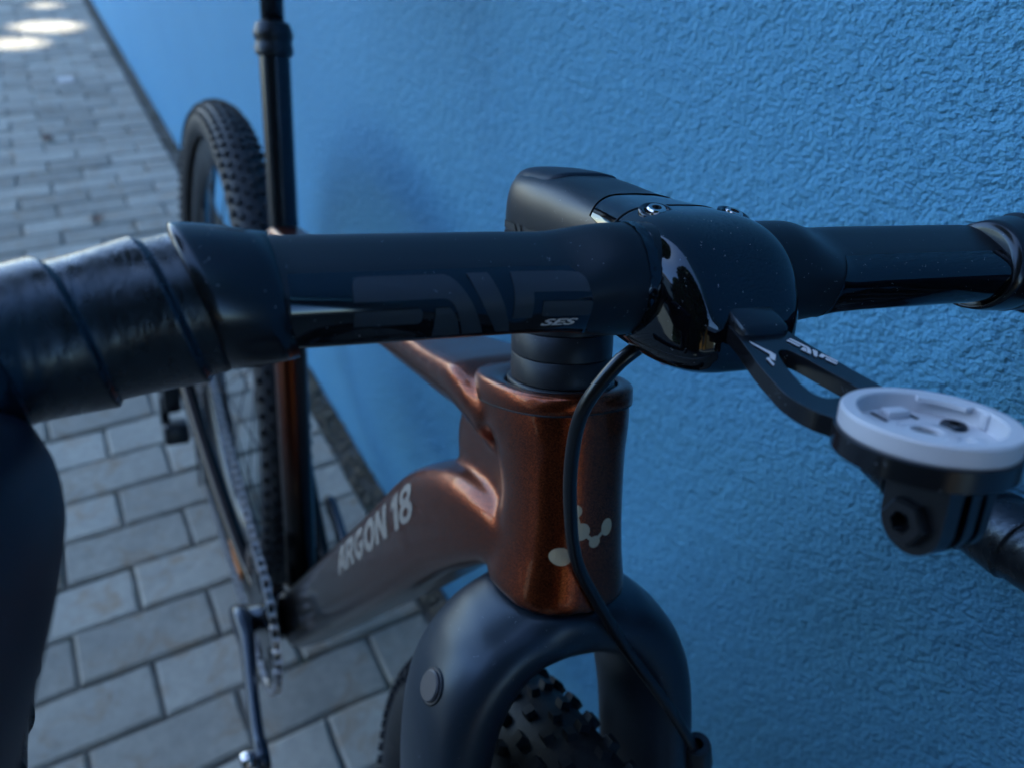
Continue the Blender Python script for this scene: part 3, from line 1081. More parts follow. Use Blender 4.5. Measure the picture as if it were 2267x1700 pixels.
CC = REAR + V([0, -.043, 0])
cp = arc(RC, RR, math.radians(104), math.radians(-72), 40)
low = P2 + V([0.004, .0, -.020])
cp += [low * (t) + cp[-1] * (1 - t) for t in np.linspace(.05, 1, 16)]
cp += [P1 + V([-.020, 0, 0])] + arc(CC, .036, math.radians(230), math.radians(104), 14)
start = cp[0]
lastp = cp[-1]
cp += [lastp * (1 - t) + start * t for t in np.linspace(.04, 1, 24)]
cp = np.array(cp)
dd_ = np.r_[0, np.cumsum(np.linalg.norm(np.diff(cp, axis=0), axis=1))]
nl = int(dd_[-1] / .0127)
lk = np.array([[np.interp(s_, dd_, cp[:, i_]) for i_ in range(3)] for s_ in np.linspace(0, dd_[-1], nl + 1)])
cg_ = []
for i_ in range(nl):
    a, b = lk[i_], lk[i_ + 1]
    m_ = (a + b) / 2
    d_ = (b - a) / np.linalg.norm(b - a)
    nn = np.cross(d_, V([0, 1, 0]))
    wdt = .0034 if i_ % 2 else .0022
    for s_ in (-1, 1):
        Rb = np.stack([d_, V([0, 1, 0]), nn], 1)
        cg_.append(box(m_ + V([0, s_ * wdt, 0]), (.0078, .0005, .0040), Rb))
    cg_.append(cyl(a + V([0, -.0040, 0]), a + V([0, .0040, 0]), .0032, k=8))
mk('chain', join(*cg_), M_CHAIN, bike, smooth=False)

# orange mark on the drive side stay, bottom guard
mk('stay_mark', sweep(catmull([(-.13, -.0575, .272), (-.10, -.0555, .268), (-.075, -.0535, .266)], 8), .0012, .007, k=10, e=4), M_ORANGE, frame)

# ---- fork (drawn straight, then steered)
def fork_geo():
    parts = []
    def fs(s, a, b, e=2.3):
        q = sellipse(a, b, e, 32)
        return AX * -s + q[:, :1] * FX + q[:, 1:] * V([0, 1, 0])
    parts.append(loft([fs(.0995, .030, .0275), fs(.106, .032, .0330), fs(.116, .030, .0360), fs(.126, .022, .0300)]))
    for sy in (-1, 1):
        q = catmull([(*(AX * -.1125), .0135, .031), (*(AX * -.1165 + YL * sy * .025), .0165, .0320), (*(AX * -.138 + YL * sy * .0440), .0185, .0330), (*(AX * -.172 + YL * sy * .0520), .0172, .0335),
                     (*(AX * -.215 + YL * sy * .0545), .0155, .0320), (*(AX * -.30 + FX * .006 + YL * sy * .0570), .0130, .025), (*(AX * -.42 + FX * .024 + YL * sy * .0590), .011, .018), (*(AXLE + YL * sy * .0580), .010, .014)], 44)
        secs = []
        pth = q[:, :3]
        tg = np.gradient(pth, axis=0); tg /= np.linalg.norm(tg, axis=1)[:, None]
        for i in range(len(q)):
            fwd = FX - tg[i] * (FX @ tg[i]); fwd /= np.linalg.norm(fwd)
            lat = np.cross(tg[i], fwd)
            e_ = sellipse(q[i, 4], q[i, 3], 2.3, 28)
            secs.append(pth[i] + e_[:, :1] * fwd + e_[:, 1:] * lat)
        parts.append(loft(secs))
    return remeshed(join(*parts), 0.0018, 44)


fg = S(fork_geo())
fork = mk('fork', fg, M_FORK, bike)
FK = bvh(fg)


def plug(pos, normal_hint, r, name, m, parent, tree):
    hit, no, i, dd = tree.find_nearest(Vector(pos))
    n = np.array(no)
    if n @ V(normal_hint) < 0: n = -n
    h = np.array(hit)
    mk(name, revolve([(r * 1.12, -.0015), (r * 1.12, .0002), (r * 1.0, .0002), (r, .0012), (r * .9, .0018), (0, .0018)], h, n, 36), m, parent, sharp=40)
    mk('plug_seam', revolve([(r * 1.20, -.002), (r * 1.20, .00015), (r * 1.02, .00016), (r * 1.02, -.002)], h, n, 36), M_DARK, parent)


plug(Sp(AX * -.1300 + YL * -.064 + FX * .0105), SR @ V([0.6, -1, 0]), .0066, 'mount_plug', mat('plug_rubber', (0.035, 0.045, 0.06), .42), fork, FK)  # plug paler than the fork: sky light put into its colour

# ---- spacers
def spc_sec(z, ry, rx):
    q = sellipse(rx, ry, 2.15, 40)
    return AX * z + q[:, :1] * FX + q[:, 1:] * V([0, 1, 0])


zs = [-0.0040, 0.0065, 0.0170, 0.0290]
mk('top_plate', S(loft([spc_sec(-.0085, .0214, .0248), spc_sec(-.0048, .0214, .0248), spc_sec(-.0042, .0206, .0238)])), M_SPACER, bike)
for a, b in zip(zs[:-1], zs[1:]):
    sp_ = mk('spacer', S(loft([spc_sec(a, .0196, .0225), spc_sec(a + .0003, .0200, .0229), spc_sec(b - .0005, .0200, .0229), spc_sec(b - .0001, .0196, .0225)])), M_SPACER, bike, sharp=50)
    for kk in range(1):
        pass

# ---- stem
C = V([0.06692, 0, 0.07485])
P0 = V([-0.0180, 0, 0.0515])
EV = C - P0; SLEN = np.linalg.norm(EV); EV /= SLEN
NV = np.cross(EV, V([0, 1, 0])); NV = -NV if NV[2] < 0 else NV


HULL = V([(-.0262, .0060, .0200, .0180), (-.0245, .0120, .0222, .0200), (-.0190, .0175, .0232, .0220), (-.0100, .0205, .0236, .0235), (.0040, .0215, .0236, .0240),
          (.0240, .0210, .0225, .0235), (.0460, .0210, .0202, .0225), (.0620, .0222, .0195, .0222), (.0750, .0241, .0190, .0230), (.0880, .0250, .0184, .0238), (.0970, .0246, .0164, .0242),
          (.1040, .0229, .0126, .0240), (.1100, .0201, .0062, .0230), (.1145, .0164, -.0010, .0208), (.1168, .0104, -.0068, .0170)])
HS = catmull(np.c_[HULL[:, 0], np.zeros((len(HULL), 2)), HULL[:, 1:]], 260)
EXP = 3.4


def hull(s_, t_, lift=0.0):
    """points of the stem's outer skin at station s_ along it and angle t_ round it"""
    s_ = np.asarray(s_, float); t_ = np.asarray(t_, float)
    hw = np.interp(s_, HS[:, 0], HS[:, 3]) + lift
    top = np.interp(s_, HS[:, 0], HS[:, 4]) + lift
    bot = np.interp(s_, HS[:, 0], HS[:, 5]) + lift
    c_, q_ = np.cos(t_), np.sin(t_)
    y = hw * np.sign(c_) * np.abs(c_) ** (2 / EXP)
    n = (top - bot) / 2 + (top + bot) / 2 * np.sign(q_) * np.abs(q_) ** (2 / EXP)
    return P0 + s_[..., None] * EV + y[..., None] * YL + n[..., None] * NV


TT_ = np.linspace(0, 2 * np.pi, 64, endpoint=False)
SEAM = .0735


def hull_part(sa, sb, n, lift=0.0, c0=True, c1=True):
    return loft([hull(np.full(64, q), TT_, lift) for q in np.r_[sa + (sb - sa) * np.linspace(0, 1, n)]], c0, c1)


stem_geo = S(hull_part(-.0262, SEAM - .0003, 60))
stem = mk('stem', stem_geo, M_GLOSS, bike, sharp=60)
fs_ = np.r_[np.linspace(SEAM + .0002, .100, 26), np.linspace(.1007, .1168, 26)]
fp_geo = S(loft([hull(np.full(64, q), TT_, -.0004 if i == 0 else 0.0) for i, q in enumerate(fs_)]))
face = mk('faceplate', fp_geo, M_GLOSS, stem, sharp=60)
FP = bvh(join(fp_geo, stem_geo))
# satin print panel round the rear of the stem, its front edge slanting forward down the side
rows = []
for fr in np.linspace(0, 1, 44):
    n_at = np.sign(np.sin(TT_)) * np.abs(np.sin(TT_)) ** (2 / EXP) * .0225
    s_end = np.minimum(.0586 + (.0225 - n_at) * .80, SEAM - .0012)
    top_ = np.sin(TT_) > .55
    s_end = np.where(top_, np.minimum(s_end, .0575 - .008 * (1 - np.abs(np.cos(TT_)) ** 1.5)), s_end)
    rows.append(hull(-.0255 + (s_end + .0255) * fr, TT_, .00030))
mk('print_panel', S(loft(rows, False, False)), M_BAR, stem)
# rubber cover strip on top of the steerer clamp
ys_ = np.linspace(-1, 1, 21)
rows = []
for sv, w in ((-.0225, .55), (-.0215, .80), (-.018, .98), (-.008, 1.0), (.006, 1.0), (.012, .96), (.0155, .80), (.0165, .5)):
    yy = ys_ * .0165 * w
    hw = np.interp(sv, HS[:, 0], HS[:, 3]); tp_ = np.interp(sv, HS[:, 0], HS[:, 4]); bt_ = np.interp(sv, HS[:, 0], HS[:, 5])
    n_ = (tp_ - bt_) / 2 + (tp_ + bt_) / 2 * (1 - np.clip(np.abs(yy / hw), 0, 1) ** EXP) ** (1 / EXP)
    edge = np.minimum(1, (1 - np.abs(ys_)) * 8)
    rows.append((sv, yy, n_, edge))
v, f = [], []
for i, (sv, yy, n_, edge) in enumerate(rows):
    e2 = 0.0 if i in (0, len(rows) - 1) else 1.0
    for y_, nn_, ed in zip(yy, n_, edge):
        v.append(P0 + EV * sv + YL * y_ + NV * (nn_ + .0013 * ed * e2 - .0002))
for i in range(len(rows) - 1):
    for j in range(20):
        f.append((i * 21 + j, i * 21 + j + 1, (i + 1) * 21 + j + 1, (i + 1) * 21 + j))
mk('top_cap', S((V(v), f)), M_HOOD, stem)


def groove(pts, r=.00032, name='seam'):
    """fine dark parting line on the skin"""
    mk(name, S(rod_tube(np.asarray(pts), r, 6)), M_DARK, stem)


groove(hull(np.full(90, SEAM), np.linspace(-.6, np.pi + .6, 90), -.00012))
sq = np.linspace(.0745, .1158, 50)
for side in (1, -1):
    a_ = np.linspace(-.50, -.42, 50) if side > 0 else np.linspace(np.pi + .50, np.pi + .42, 50)
    groove(hull(sq, a_, -.00010))

for sy in (-1, 1):
    y_ = .002 + sy * .0125
    ba = math.acos(min(.999, (abs(y_) / .0222)) ** (EXP / 2)); ba = ba if y_ > 0 else np.pi - ba
    h = hull(np.array(.0815), np.array(ba)); h2 = hull(np.array(.0835), np.array(ba))
    n = NV * .93 + EV * .33 + YL * .10 * sy
    h = Sp(h); n = SR @ n; n /= np.linalg.norm(n)
    mk('bolt_recess', revolve([(.0052, -.0016), (.0052, .00022), (.0044, .0004), (.0036, .0002), (.0034, -.001)], h, n, 28), M_GLOSS, stem)
    mk('recess_floor', revolve([(.0001, -.0002), (.0040, -.0002)], h, n, 24), M_DARK, stem)
    mk('bolt', revolve([(.0029, -.001), (.0029, .0006), (.0025, .0011), (.0015, .0011), (.0015, -.0002), (0, -.0002)], h, n, 18), M_STEEL, stem, sharp=35)
pb = Sp(P0 + EV * .094 + NV * -.0246 + YL * -.010)
mk('lower_bolt', cyl(pb, pb + SR @ (NV * .004), .0028, k=14), mat('red_anodised', (0.35, 0.03, 0.03), .3, metal=.6), stem)

# ---- handlebar
def bar_profile(y):
    a = abs(y)
    f = np.clip((a - .028) / .022, 0, 1); f = f * f * (3 - 2 * f)
    g_ = np.clip((a - .1205) / .012, 0, 1)
    rx = .0159 * (1 - f) + .0160 * f
    rz = .0159 * (1 - f) + .0098 * f
    rx = rx * (1 - g_) + .0122 * g_
    rz = rz * (1 - g_) + .0105 * g_
    return rx, rz, 2.0 + 0.9 * f * (1 - g_)


def bar_curve(sy):
    p = [(0, .118, 0), (.0001, .136, 0), (.0024, .152, -.0007), (.0094, .166, -.0025), (.0214, .1735, -.006), (.0424, .176, -.0115),
         (.0644, .177, -.0215), (.0804, .178, -.0415), (.0844, .180, -.0705), (.0724, .182, -.1035), (.0440, .184, -.1160), (.0040, .185, -.1230), (-.0400, .186, -.1270)]
    wide = 1.0 if sy > 0 else 1.5
    drop = 0.0 if sy > 0 else 0.005
    return [(C[0] + x, sy * (min(y, .136) + max(0, y - .136) * wide), C[2] + z - drop * min(1, max(0, y - .130) / .02)) for x, y, z in p]


secs = []
for y in np.linspace(-.134, .134, 90):
    rx, rz, e = bar_profile(y)
    q = sellipse(rx, rz, e, 40)
    tilt = math.radians(-8)
    q = q @ V([[math.cos(tilt), math.sin(tilt)], [-math.sin(tilt), math.cos(tilt)]])
    off = -.0015 * np.clip((abs(y) - .03) / .03, 0, 1)
    secs.append(V([C[0] + off, y, C[2]]) + np.c_[q[:, 0], np.zeros(40), q[:, 1]])
bar_geo = S(loft(secs))
bar = mk('handlebar', bar_geo, M_BAR, bike)
BV = bvh(bar_geo)
# gloss panel on the front of each top, over the satin finish
for sy in (-1, 1):
    secs = []
    ys = np.r_[np.linspace(.0415, .0475, 8), np.linspace(.049, .1185, 30)]
    for y in ys:
        rx, rz, e = bar_profile(y)
        end = np.clip((y - .0415) / .006, 0, 1) ** .5
        hi = math.radians(72) * end - math.radians(20) * (1 - end)
        lo = math.radians(-128) * end - math.radians(60) * (1 - end)
        t = np.linspace(lo, hi, 22)
        c_, s_ = np.cos(t), np.sin(t)
        q = np.c_[(rx + .00022) * np.sign(c_) * np.abs(c_) ** (2 / e), (rz + .00022) * np.sign(s_) * np.abs(s_) ** (2 / e)]
        tilt = math.radians(-8)
        q = q @ V([[math.cos(tilt), math.sin(tilt)], [-math.sin(tilt), math.cos(tilt)]])
        off = -.0015 * np.clip((y - .03) / .03, 0, 1)
        secs.append(V([C[0] + off, sy * y, C[2]]) + np.c_[q[:, 0], np.zeros(22), q[:, 1]])
    k = 22
    v = np.concatenate(secs)
    f = [(i * k + j, i * k + j + 1, (i + 1) * k + j + 1, (i + 1) * k + j) for i in range(len(secs) - 1) for j in range(k - 1)]
    mk('gloss_panel', S((v, f)), M_GLOSS, bar)

# stylised maker's mark, drawn in units of its own: x 0..1445, y down 0..290
def rr_bar(x0, x1, y0, y1, r=30, corners=(1, 1, 1, 1)):
    pts = []
    for (cx, cy, a0), on in zip(((x1 - r, y0 + r, -90), (x1 - r, y1 - r, 0), (x0 + r, y1 - r, 90), (x0 + r, y0 + r, 180)), corners):
        if on:
            pts += [(cx + r * math.cos(math.radians(a0 + q)), cy + r * math.sin(math.radians(a0 + q))) for q in np.linspace(0, 90, 6)]
        else:
            s_ = {-90: (x1, y0), 0: (x1, y1), 90: (x0, y1), 180: (x0, y0)}[a0]
            pts.append(s_)
    return pts


def qc(p0, p1, p2, n=8):
    return [tuple((1 - t) ** 2 * V(p0) + 2 * t * (1 - t) * V(p1) + t * t * V(p2)) for t in np.linspace(0, 1, n)]


ENV = []
ENV.append([(0, 80)] + qc((0, 40), (5, 0), (45, 0), 5) + qc((520, 0), (640, 0), (740, 240), 12) + [(765, 300), (640, 300), (610, 210)] + qc((590, 160), (560, 85), (500, 85), 8) + [(0, 85)])
ENV.append(rr_bar(0, 380, 125, 210, 26, (1, 1, 0, 0)))
ENV.append([(455, 300), (455, 160)] + qc((455, 125), (460, 125), (490, 125), 4) + qc((530, 125), (560, 130), (590, 200), 6) + [(625, 300)])
ENV.append([(665, 0), (790, 0)] + qc((800, 5), (850, 60), (920, 250), 8) + [(935, 300), (850, 300), (770, 170)])
ENV.append([(935, 0)] + [(1370, 0)] + qc((1370, 0), (1420, 10), (1420, 75), 6) + [(1060, 75), (1060, 215), (935, 215)])
ENV.append(rr_bar(1120, 1445, 120, 212, 24, (1, 1, 1, 0)))


def dedupe(p):
    out = []
    for q in p:
        if not out or abs(q[0] - out[-1][0]) + abs(q[1] - out[-1][1]) > .5:
            out.append(q)
    if abs(out[0][0] - out[-1][0]) + abs(out[0][1] - out[-1][1]) < .5: out.pop()
    return out


ENV = [dedupe(p) for p in ENV]


def env_polys(sx, sy, x0=0, y0=0):
    return [([(x0 + x * sx, y0 - y * sy) for x, y in p], []) for p in ENV]


pan = bvh(bar_geo)
exv = SR @ V([0, 1, 0]); eyv = SR @ V([-.04, 0, .999])
lg = fill2d(env_polys(.0620 / 1445, .0140 / 300), .0018)
lg2 = stick(lg, pan, Sp(C + V([.016, -.1045, .0080])), exv, eyv, .00050)
mk('maker_mark', lg2, M_LOGO, bar)
tx = text2d('SES', .0028, .001, shear=.35, bold=.00008)
tx = (tx[0] * V([.0105 / tx[0][:, 0].max(), 1, 1]), tx[1])
mk('model_mark', stick(tx, pan, Sp(C + V([.016, -.0562, -.0046])), exv, eyv, .00055), M_WHITE, bar)
# mirrored place on the other side carries the same mark
lg3 = stick(lg, pan, Sp(C + V([.016, .0470, .0048])), exv, eyv, .00050)
# the same mark on the side of the stem
ev_s = SR @ EV; nv_s = SR @ NV
ST = bvh(stem_geo)
lg4 = fill2d(env_polys(.036 / 1445, .010 / 300), .002)
mk('maker_mark', stick(lg4, ST, Sp(P0 + EV * -.014 + NV * .0040 + YL * -.03), ev_s, nv_s, .0007), M_DARK, stem)

# rough grip paste ring showing between bar and clamp
for sy in (-1,):
    secs = []
    for y in np.linspace(.0225, .0258, 7):
        t = np.linspace(0, 2 * np.pi, 90, endpoint=False)
        r = .0161 + rng.normal(0, .00014, 90)
        secs.append(C + np.c_[np.cos(t) * r, np.full(90, sy * y) + rng.normal(0, .00015, 90), np.sin(t) * r])
    mk('clamp_paste', S(loft(secs, False, False)), M_GLOSS, bar)

# ---- bar tape: overlapping helical wraps, then a smooth finishing band
def tape_geo(sy):
    pts = catmull([(C[0], sy * .1265, C[2])] + bar_curve(sy)[1:], 620)
    tg = np.gradient(pts, axis=0); tg /= np.linalg.norm(tg, axis=1)[:, None]
    s_ = np.r_[0, np.cumsum(np.linalg.norm(np.diff(pts, axis=0), axis=1))]
    a = np.cross(tg[0], (0, 0, 1)); a /= np.linalg.norm(a)
    k = 72
    t = np.linspace(0, 2 * np.pi, k, endpoint=False)
    secs = []
    pitch = .0205
    for i in range(len(pts)):
        a = a - tg[i] * (a @ tg[i]); a /= np.linalg.norm(a)
        b = np.cross(tg[i], a)
        ph = (-s_[i] / pitch - (t / (2 * np.pi)) * sy + 0.10 * np.sin(t + .6) + .22) % 1.0
        r = .0166 + .0014 * (np.clip(ph, 0, .95) / .95) ** 1.5 * np.where(ph > .95, (1 - ph) / .05, 1.0)
        r = r + .00012 * np.sin(5 * t + s_[i] * 120)
        r = r - .0024 * np.clip(1 - s_[i] / .009, 0, 1)
        secs.append(pts[i] + (np.cos(t) * r)[:, None] * a + (np.sin(t) * r)[:, None] * b)
    return loft(secs)


for sy in (-1, 1):
    tp_o = mk('bar_tape', S(tape_geo(sy)), M_TAPE, bar)
    secs = []
    for y, r in ((.1195, .0125), (.1197, .0150), (.1215, .0158), (.1255, .0165), (.1300, .0171), (.1340, .0173), (.1366, .0174), (.1371, .0171), (.1374, .0125)):
        t = np.linspace(0, 2 * np.pi, 60, endpoint=False)
        secs.append(C + np.c_[np.cos(t) * r * 1.03, sy * (y + .0055 * np.sin(t - .5) * (1 if y > .12 else .35)), np.sin(t) * r * .97])
    mk('finishing_band', S(loft(secs)), M_FINISH, bar)

# ---- brake and shift hoods
def hood_geo(sy):
    q = catmull([(.1080, .1765, .0640, .0150, .0120), (.124, .1760, .0660, .0195, .0195), (.146, .1755, .0710, .0198, .0265), (.172, .174, .0760, .0175, .0280), (.195, .171, .0860, .0160, .0250), (.210, .168, .1000, .0150, .0200), (.216, .167, .1120, .0100, .0110)], 40)
    q = q * V([1, sy, 1, 1, 1]) + V([C[0] - .0856, 0 if sy > 0 else -.0085, C[2] - .0855, 0, 0])
    secs = []
    for c in q:
        e = sellipse(c[3], c[4], 2.5, 32)
        secs.append(c[:3] + np.c_[np.zeros(32), e])
    return loft(secs)


for sy in (-1, 1):
    hd = mk('brake_hood', S(hood_geo(sy)), M_HOOD, bike)
    # dark line painted for the shade where the rubber folds over the lever
    kk_ = np.linspace(.12, .80, 40)
    hq = catmull([(.1080, .1765, .0640, .0150, .0120), (.124, .1760, .0660, .0195, .0195), (.146, .1755, .0710, .0198, .0265), (.172, .174, .0760, .0175, .0280), (.195, .171, .0860, .0160, .0250), (.210, .168, .1000, .0150, .0200)], 40)
    hq = hq * V([1, sy, 1, 1, 1]) + V([C[0] - .0856, 0 if sy > 0 else -.0085, C[2] - .0855, 0, 0])
    an = np.linspace(1.25, -.15, 40)
    cr = np.c_[hq[:, 0], hq[:, 1] - sy * hq[:, 3] * np.abs(np.cos(an)) ** .8, hq[:, 2] + hq[:, 4] * np.sign(np.sin(an)) * np.abs(np.sin(an)) ** .8]
    mk('hood_crease', S(rod_tube(cr[6:34], .0008, 8)), M_DARK, hd)
    lv = catmull([(.200, .172, .070, .007, .010), (.212, .174, .045, .007, .011), (.212, .178, .010, .007, .012), (.196, .181, -.030, .0065, .011), (.180, .183, -.052, .005, .007)], 24)
    lv = lv * V([1, sy, 1, 1, 1]) + V([C[0] - .0856, 0 if sy > 0 else -.0085, C[2] - .0855, 0, 0])
    secs = []
    for c in lv:
        e = sellipse(c[4], c[3], 3, 18)
        secs.append(c[:3] + np.c_[e[:, 0], e[:, 1], np.zeros(18)])
    mk('brake_lever', S(loft(secs)), M_ANOD, hd)

# ---- brake hose from the stem to the left fork leg
hp = catmull([(.0560, .002, .0600), (.0600, -.0052, .0489), (.0623, -.0109, .0473), (.0622, -.0165, .0417), (.0611, -.0238, .0254), (.0600, -.0235, .0051), (.0602, -.0189, -.0215),
              (.0606, -.0106, -.0495), (.0634, .0025, -.0739), (.0716, .0206, -.1023), (.0818, .0423, -.1328), (.0886, .0586, -.1586), (.0905, .0660, -.1740), (.0900, .0660, -.1950)], 80)
mk('brake_hose', S(rod_tube(hp, .0025, 14)), M_HOSE, bike)
gc = V([.0860, .0640, -.1700])
mk('hose_guide', S(join(revolve([(.0031, -.008), (.0062, -.008), (.0066, -.006), (.0066, .006), (.0062, .008), (.0031, .008)], gc + V([.004, .002, 0]), V([.15, .3, -1]), 24, closed_profile=True),
                        box(gc + V([-.010, -.004, -.001]), (.010, .006, .0075), None, .002))), M_PLASTIC, fork, sharp=40)

# ---- computer mount on the faceplate
mount = bpy.data.objects.new('computer_mount', None); sc.collection.objects.link(mount); mount.parent = bike
PC = V([0.1531, -0.0008, 0.0837])
MX = EV.copy(); MN = NV.copy(); MY = V([0, 1, 0])


def bend(px):
    """the arm lifts out of the plate's plane towards the faceplate"""
    return .0075 * np.clip((-px - .014) / .037, 0, 1.6) ** 1.5


def mpl(g, off=0.0, bent=False):
    """plate coordinates (x forward, y left, z up) about the insert's centre"""
    z = g[0][:, 2] + off
    if bent:
        z = z + bend(g[0][:, 0])
    else:
        return S((PC + .94 * (np.outer(g[0][:, 0], MX) + np.outer(g[0][:, 1], MY) + np.outer(z, MN)), g[1]))
    return S((PC + np.outer(g[0][:, 0], MX) + np.outer(g[0][:, 1], MY) + np.outer(z, MN), g[1]))


R1 = .0179
ang = np.linspace(-2.45, 2.45, 48)
outer = [(R1 * math.cos(a), R1 * math.sin(a)) for a in ang]
edge_ = catmull([(-.0150, .0121, 0), (-.0200, .0136, 0), (-.0265, .0140, 0), (-.0330, .0128, 0), (-.0400, .0114, 0), (-.0470, .0096, 0), (-.0530, .0083, 0), (-.0600, .0080, 0)], 26)[1:, :2]
outer += [tuple(q) for q in edge_] + [(x, -y) for x, y in edge_[::-1]]
hs_ = catmull([(-.0222, 0, 0), (-.0224, .0050, 0), (-.0245, .0068, 0), (-.0290, .0066, 0), (-.0350, .0052, 0), (-.0410, .0034, 0), (-.0440, .0016, 0), (-.0446, 0, 0)], 24)[:, :2]
slot = [tuple(q) for q in hs_] + [(x, -y) for x, y in hs_[-2:0:-1]]
arm_g = extrude2d(outer, [slot], .0046)
bm_ = bmesh.new()
vs_ = [bm_.verts.new(p) for p in arm_g[0]]
for q in arm_g[1]:
    bm_.faces.new([vs_[i] for i in q])
for px in np.linspace(-.058, -.014, 23):
    bmesh.ops.bisect_plane(bm_, geom=bm_.verts[:] + bm_.edges[:] + bm_.faces[:], plane_co=(px, 0, 0), plane_no=(1, 0, 0))
bm_.verts.index_update()
arm_g = (np.array([q.co[:] for q in bm_.verts]), [tuple(x.index for x in q.verts) for q in bm_.faces])
bm_.free()
arm = mk('arm', mpl(arm_g, -.0069, True), M_ANOD, mount, smooth=True, sharp=35)
mod = arm.modifiers.new('bevel', 'BEVEL'); mod.width = .0006; mod.segments = 2; mod.limit_method = 'ANGLE'; mod.angle_limit = math.radians(50)
AV = bvh(mpl(arm_g, -.0069, True))
tabg = box((-.0570, 0, .0004), (.0062, .0076, .0042), rot((0, 1, 0), .15), .0018)
mk('tab', mpl(tabg, -.0035, True), M_ANOD, mount, sharp=40)
em = fill2d(env_polys(.0135 / 1445, .0031 / 300), .002)
d1 = MX * .906 + MY * .423; d2 = MY * .906 - MX * .423
d1s, d2s, mns = SR @ d1, SR @ d2, SR @ MN
mk('maker_mark', stick(em, AV, Sp(PC + MX * -.0487 + MY * .0060 + MN * .006), d1s, d2s, .0003), M_WHITE, mount, smooth=False)
kk = [[(0, 0), (.0014, 0), (.0062, .0016), (.0070, .0028), (.0048, .0024)], [(.0050, .0027), (.0070, .0031), (.0094, .0009), (.0080, .0004)], [(.0076, .0004), (.0108, -.0004), (.0112, -.0012), (.0080, -.0008)]]
mk('model_mark', stick(fill2d([(p, []) for p in kk], .002), AV, Sp(PC + MX * -.0490 + MY * -.0072 + MN * .006), SR @ MX, SR @ MY, .0003), M_WHITE, mount, smooth=False)

# pale quarter-turn insert
puck_o = [(.0180, -.0024), (.0184, -.0018), (.0184, .0019), (.0180, .0024), (.0151, .0024), (.0148, .0020), (.0147, -.0014), (.0145, -.0018), (.0066, -.0018), (.0064, -.0015), (.0044, -.0015), (.0042, -.0013),
          (.0034, -.0013), (.0031, -.0016), (.0031, -.0024)]
pk = revolve(puck_o, (0, 0, 0), (0, 0, 1), 84, closed_profile=True)
puck = mk('insert', mpl(pk), M_PUCK, mount, sharp=30)
for a, w_a in ((2.05, .42), (5.2, .42)):
    # turned-in tab at rim height with a dark undercut below it
    tb = [(.0149 * math.cos(q), .0149 * math.sin(q)) for q in np.linspace(a - w_a, a + w_a, 12)]
    tb += [(.0124 * math.cos(q), .0124 * math.sin(q)) for q in np.linspace(a + w_a, a - w_a, 12)]
    mk('insert_tab', mpl(extrude2d(tb, [], .0011), .0012), M_PUCK, mount, sharp=30)
for a, ln in ((3.0, .0030), (.35, .0016)):
    c_, s_ = math.cos(a), math.sin(a)
    rp = box((0, 0, 0), (.0017, ln, .0011), rot((0, 0, 1), a), .0005)
    mk('detent', mpl((rp[0] + V([.0100 * c_, .0100 * s_, -.0010]), rp[1])), M_PUCK, mount, sharp=40)
    for side in (-1, 1):
        gp = box((0, 0, 0), (.0026, .00035, .0002), rot((0, 0, 1), a), 0)
        mk('insert_slit', mpl((gp[0] + V([.0100 * c_ - s_ * side * (ln + .0012), .0100 * s_ + c_ * side * (ln + .0012), -.0017]), gp[1])), M_DARK, mount, smooth=False)
mk('insert_rib', mpl(box((.0146 * math.cos(2.10 - .72), .0146 * math.sin(2.10 - .72), .0002), (.0006, .0009, .0019), rot((0, 0, 1), 2.10 - .72), .0003)), M_PUCK, mount)
kn = []
for q in range(40):
    a = 2 * math.pi * q / 40
    kn.append(box((.0053 * math.cos(a), .0053 * math.sin(a), -.0014), (.0009, .00016, .00022), rot((0, 0, 1), a)))
mk('insert_knurl', mpl(join(*kn)), M_PUCK, mount, smooth=False)
mk('insert_screw', mpl(revolve([(.0029, -.0018), (.0029, -.0012), (.0025, -.0008), (.0012, -.0008), (.0012, -.0015), (0, -.0015)], (-.0005, .0091, 0), (0, 0, 1), 22)), M_ANOD, mount, sharp=35)
mk('threaded_hole', mpl(revolve([(.0001, -.0025), (.0033, -.0025)], (0, 0, 0), (0, 0, 1), 24)), M_DARK, mount)
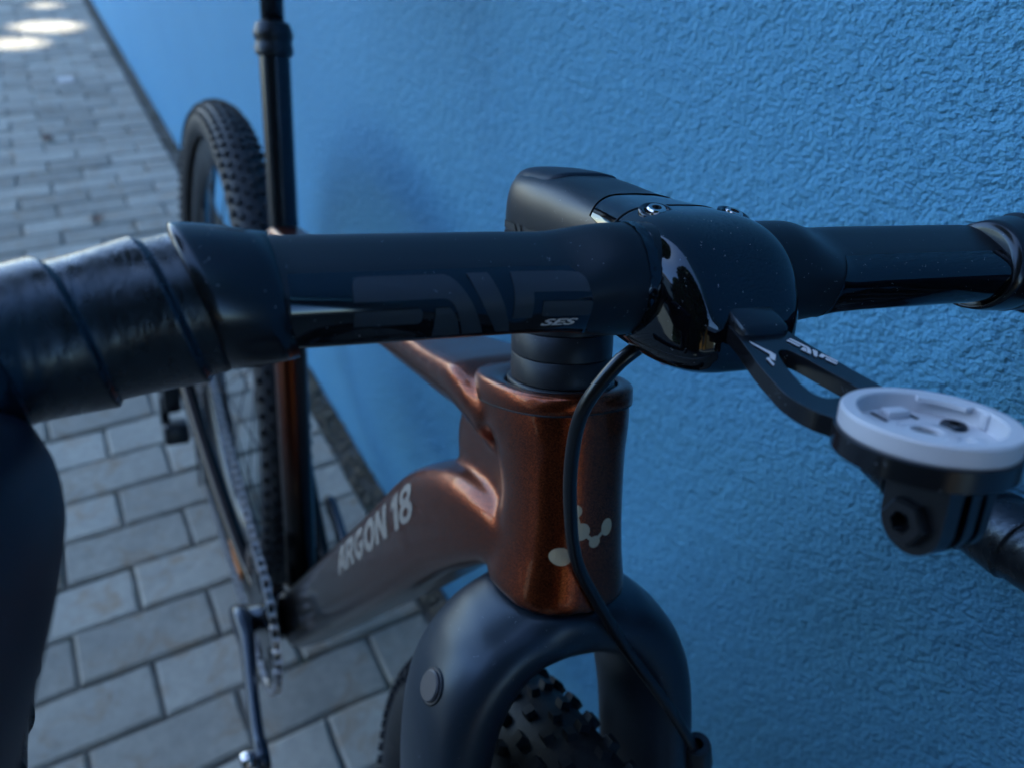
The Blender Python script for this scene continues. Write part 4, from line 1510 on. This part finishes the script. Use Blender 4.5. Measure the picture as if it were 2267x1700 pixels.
# camera adapter with two fins under the plate
fin = []
fo = [(-.0078, .0), (-.0078, -.0085)] + [(.0078 * math.cos(a), -.0105 + .0078 * math.sin(a)) for a in np.linspace(math.pi * 1.04, math.pi * 1.96, 14)] + [(.0078, -.0085), (.0078, 0)]
AO = V([.0045, .0042, -.0098])
for yy, th in ((-.0090, .0044), (-.0018, .0028), (.0030, .0026)):
    g = extrude2d(fo, [], th)
    fin.append((np.c_[g[0][:, 0], g[0][:, 2] + yy, g[0][:, 1]], g[1]))
base = box((0, -.0017, .0006), (.0077, .0074, .0024), None, .0008)
jg = join(base, *fin)
mk('adapter', mpl((jg[0] + AO, jg[1])), M_PLASTIC, mount, smooth=True, sharp=30)
nc = AO + V([0, -.0088, -.0105])
nut = revolve([(.0027, 0), (.0056, 0), (.0056, .0026), (.0050, .0032), (.0027, .0032)], nc, (0, -1, 0), 6, closed_profile=True)
mk('nut_boss', mpl(nut), M_PLASTIC, mount, smooth=False)
for q in range(3):
    mk('nut_thread', mpl(revolve([(.0028, .0004 + .0009 * q), (.0028, .0008 + .0009 * q), (.0023, .0006 + .0009 * q)], nc, (0, -1, 0), 20, closed_profile=True)), M_ANOD, mount)
mk('nut_hole', mpl(revolve([(.0001, .0002), (.0027, .0002)], nc, (0, -1, 0), 20)), M_DARK, mount)

# ------------------------------------------------------------------ bits lying on the pavement
def dry_leaf(x, y, ang, s, label):
    n = 9
    v, f = [], []
    for i in range(n):
        t = i / (n - 1)
        w = s * .42 * math.sin(math.pi * t) ** .8 + 1e-4
        z = .003 + .010 * (t - .5) ** 2 * 4 * s / .05 * .5
        v += [(s * (t - .5), -w, z + .004), (s * (t - .5), 0, z), (s * (t - .5), w, z + .004)]
    for i in range(n - 1):
        for j in range(2):
            f.append((3 * i + j, 3 * i + j + 1, 3 * i + j + 4, 3 * i + j + 3))
    o = mk('fallen_leaf', (V(v) @ rot((0, 0, 1), ang).T + V([x, y, .001]), f), M_DRYLEAF)
    tag(o, label, 'leaf')


dry_leaf(-1.82, 0.02, .6, .05, 'small reddish dry leaf lying on the pavers farther from the wheel')
dry_leaf(-1.02, 0.10, 1.9, .04, 'brownish dry leaf lying on the pavers left of the rear wheel')
pp = mk('paper_scrap', (V([(-.05, -.03, .004), (.05, -.035, .003), (.055, .03, .006), (0, .034, .010), (-.052, .028, .004)]) + V([-2.62, .14, 0]), [(0, 1, 2, 3, 4)]), M_PAPER, smooth=False)
tag(pp, 'small pale scrap of paper lying on the far pavers', 'paper')
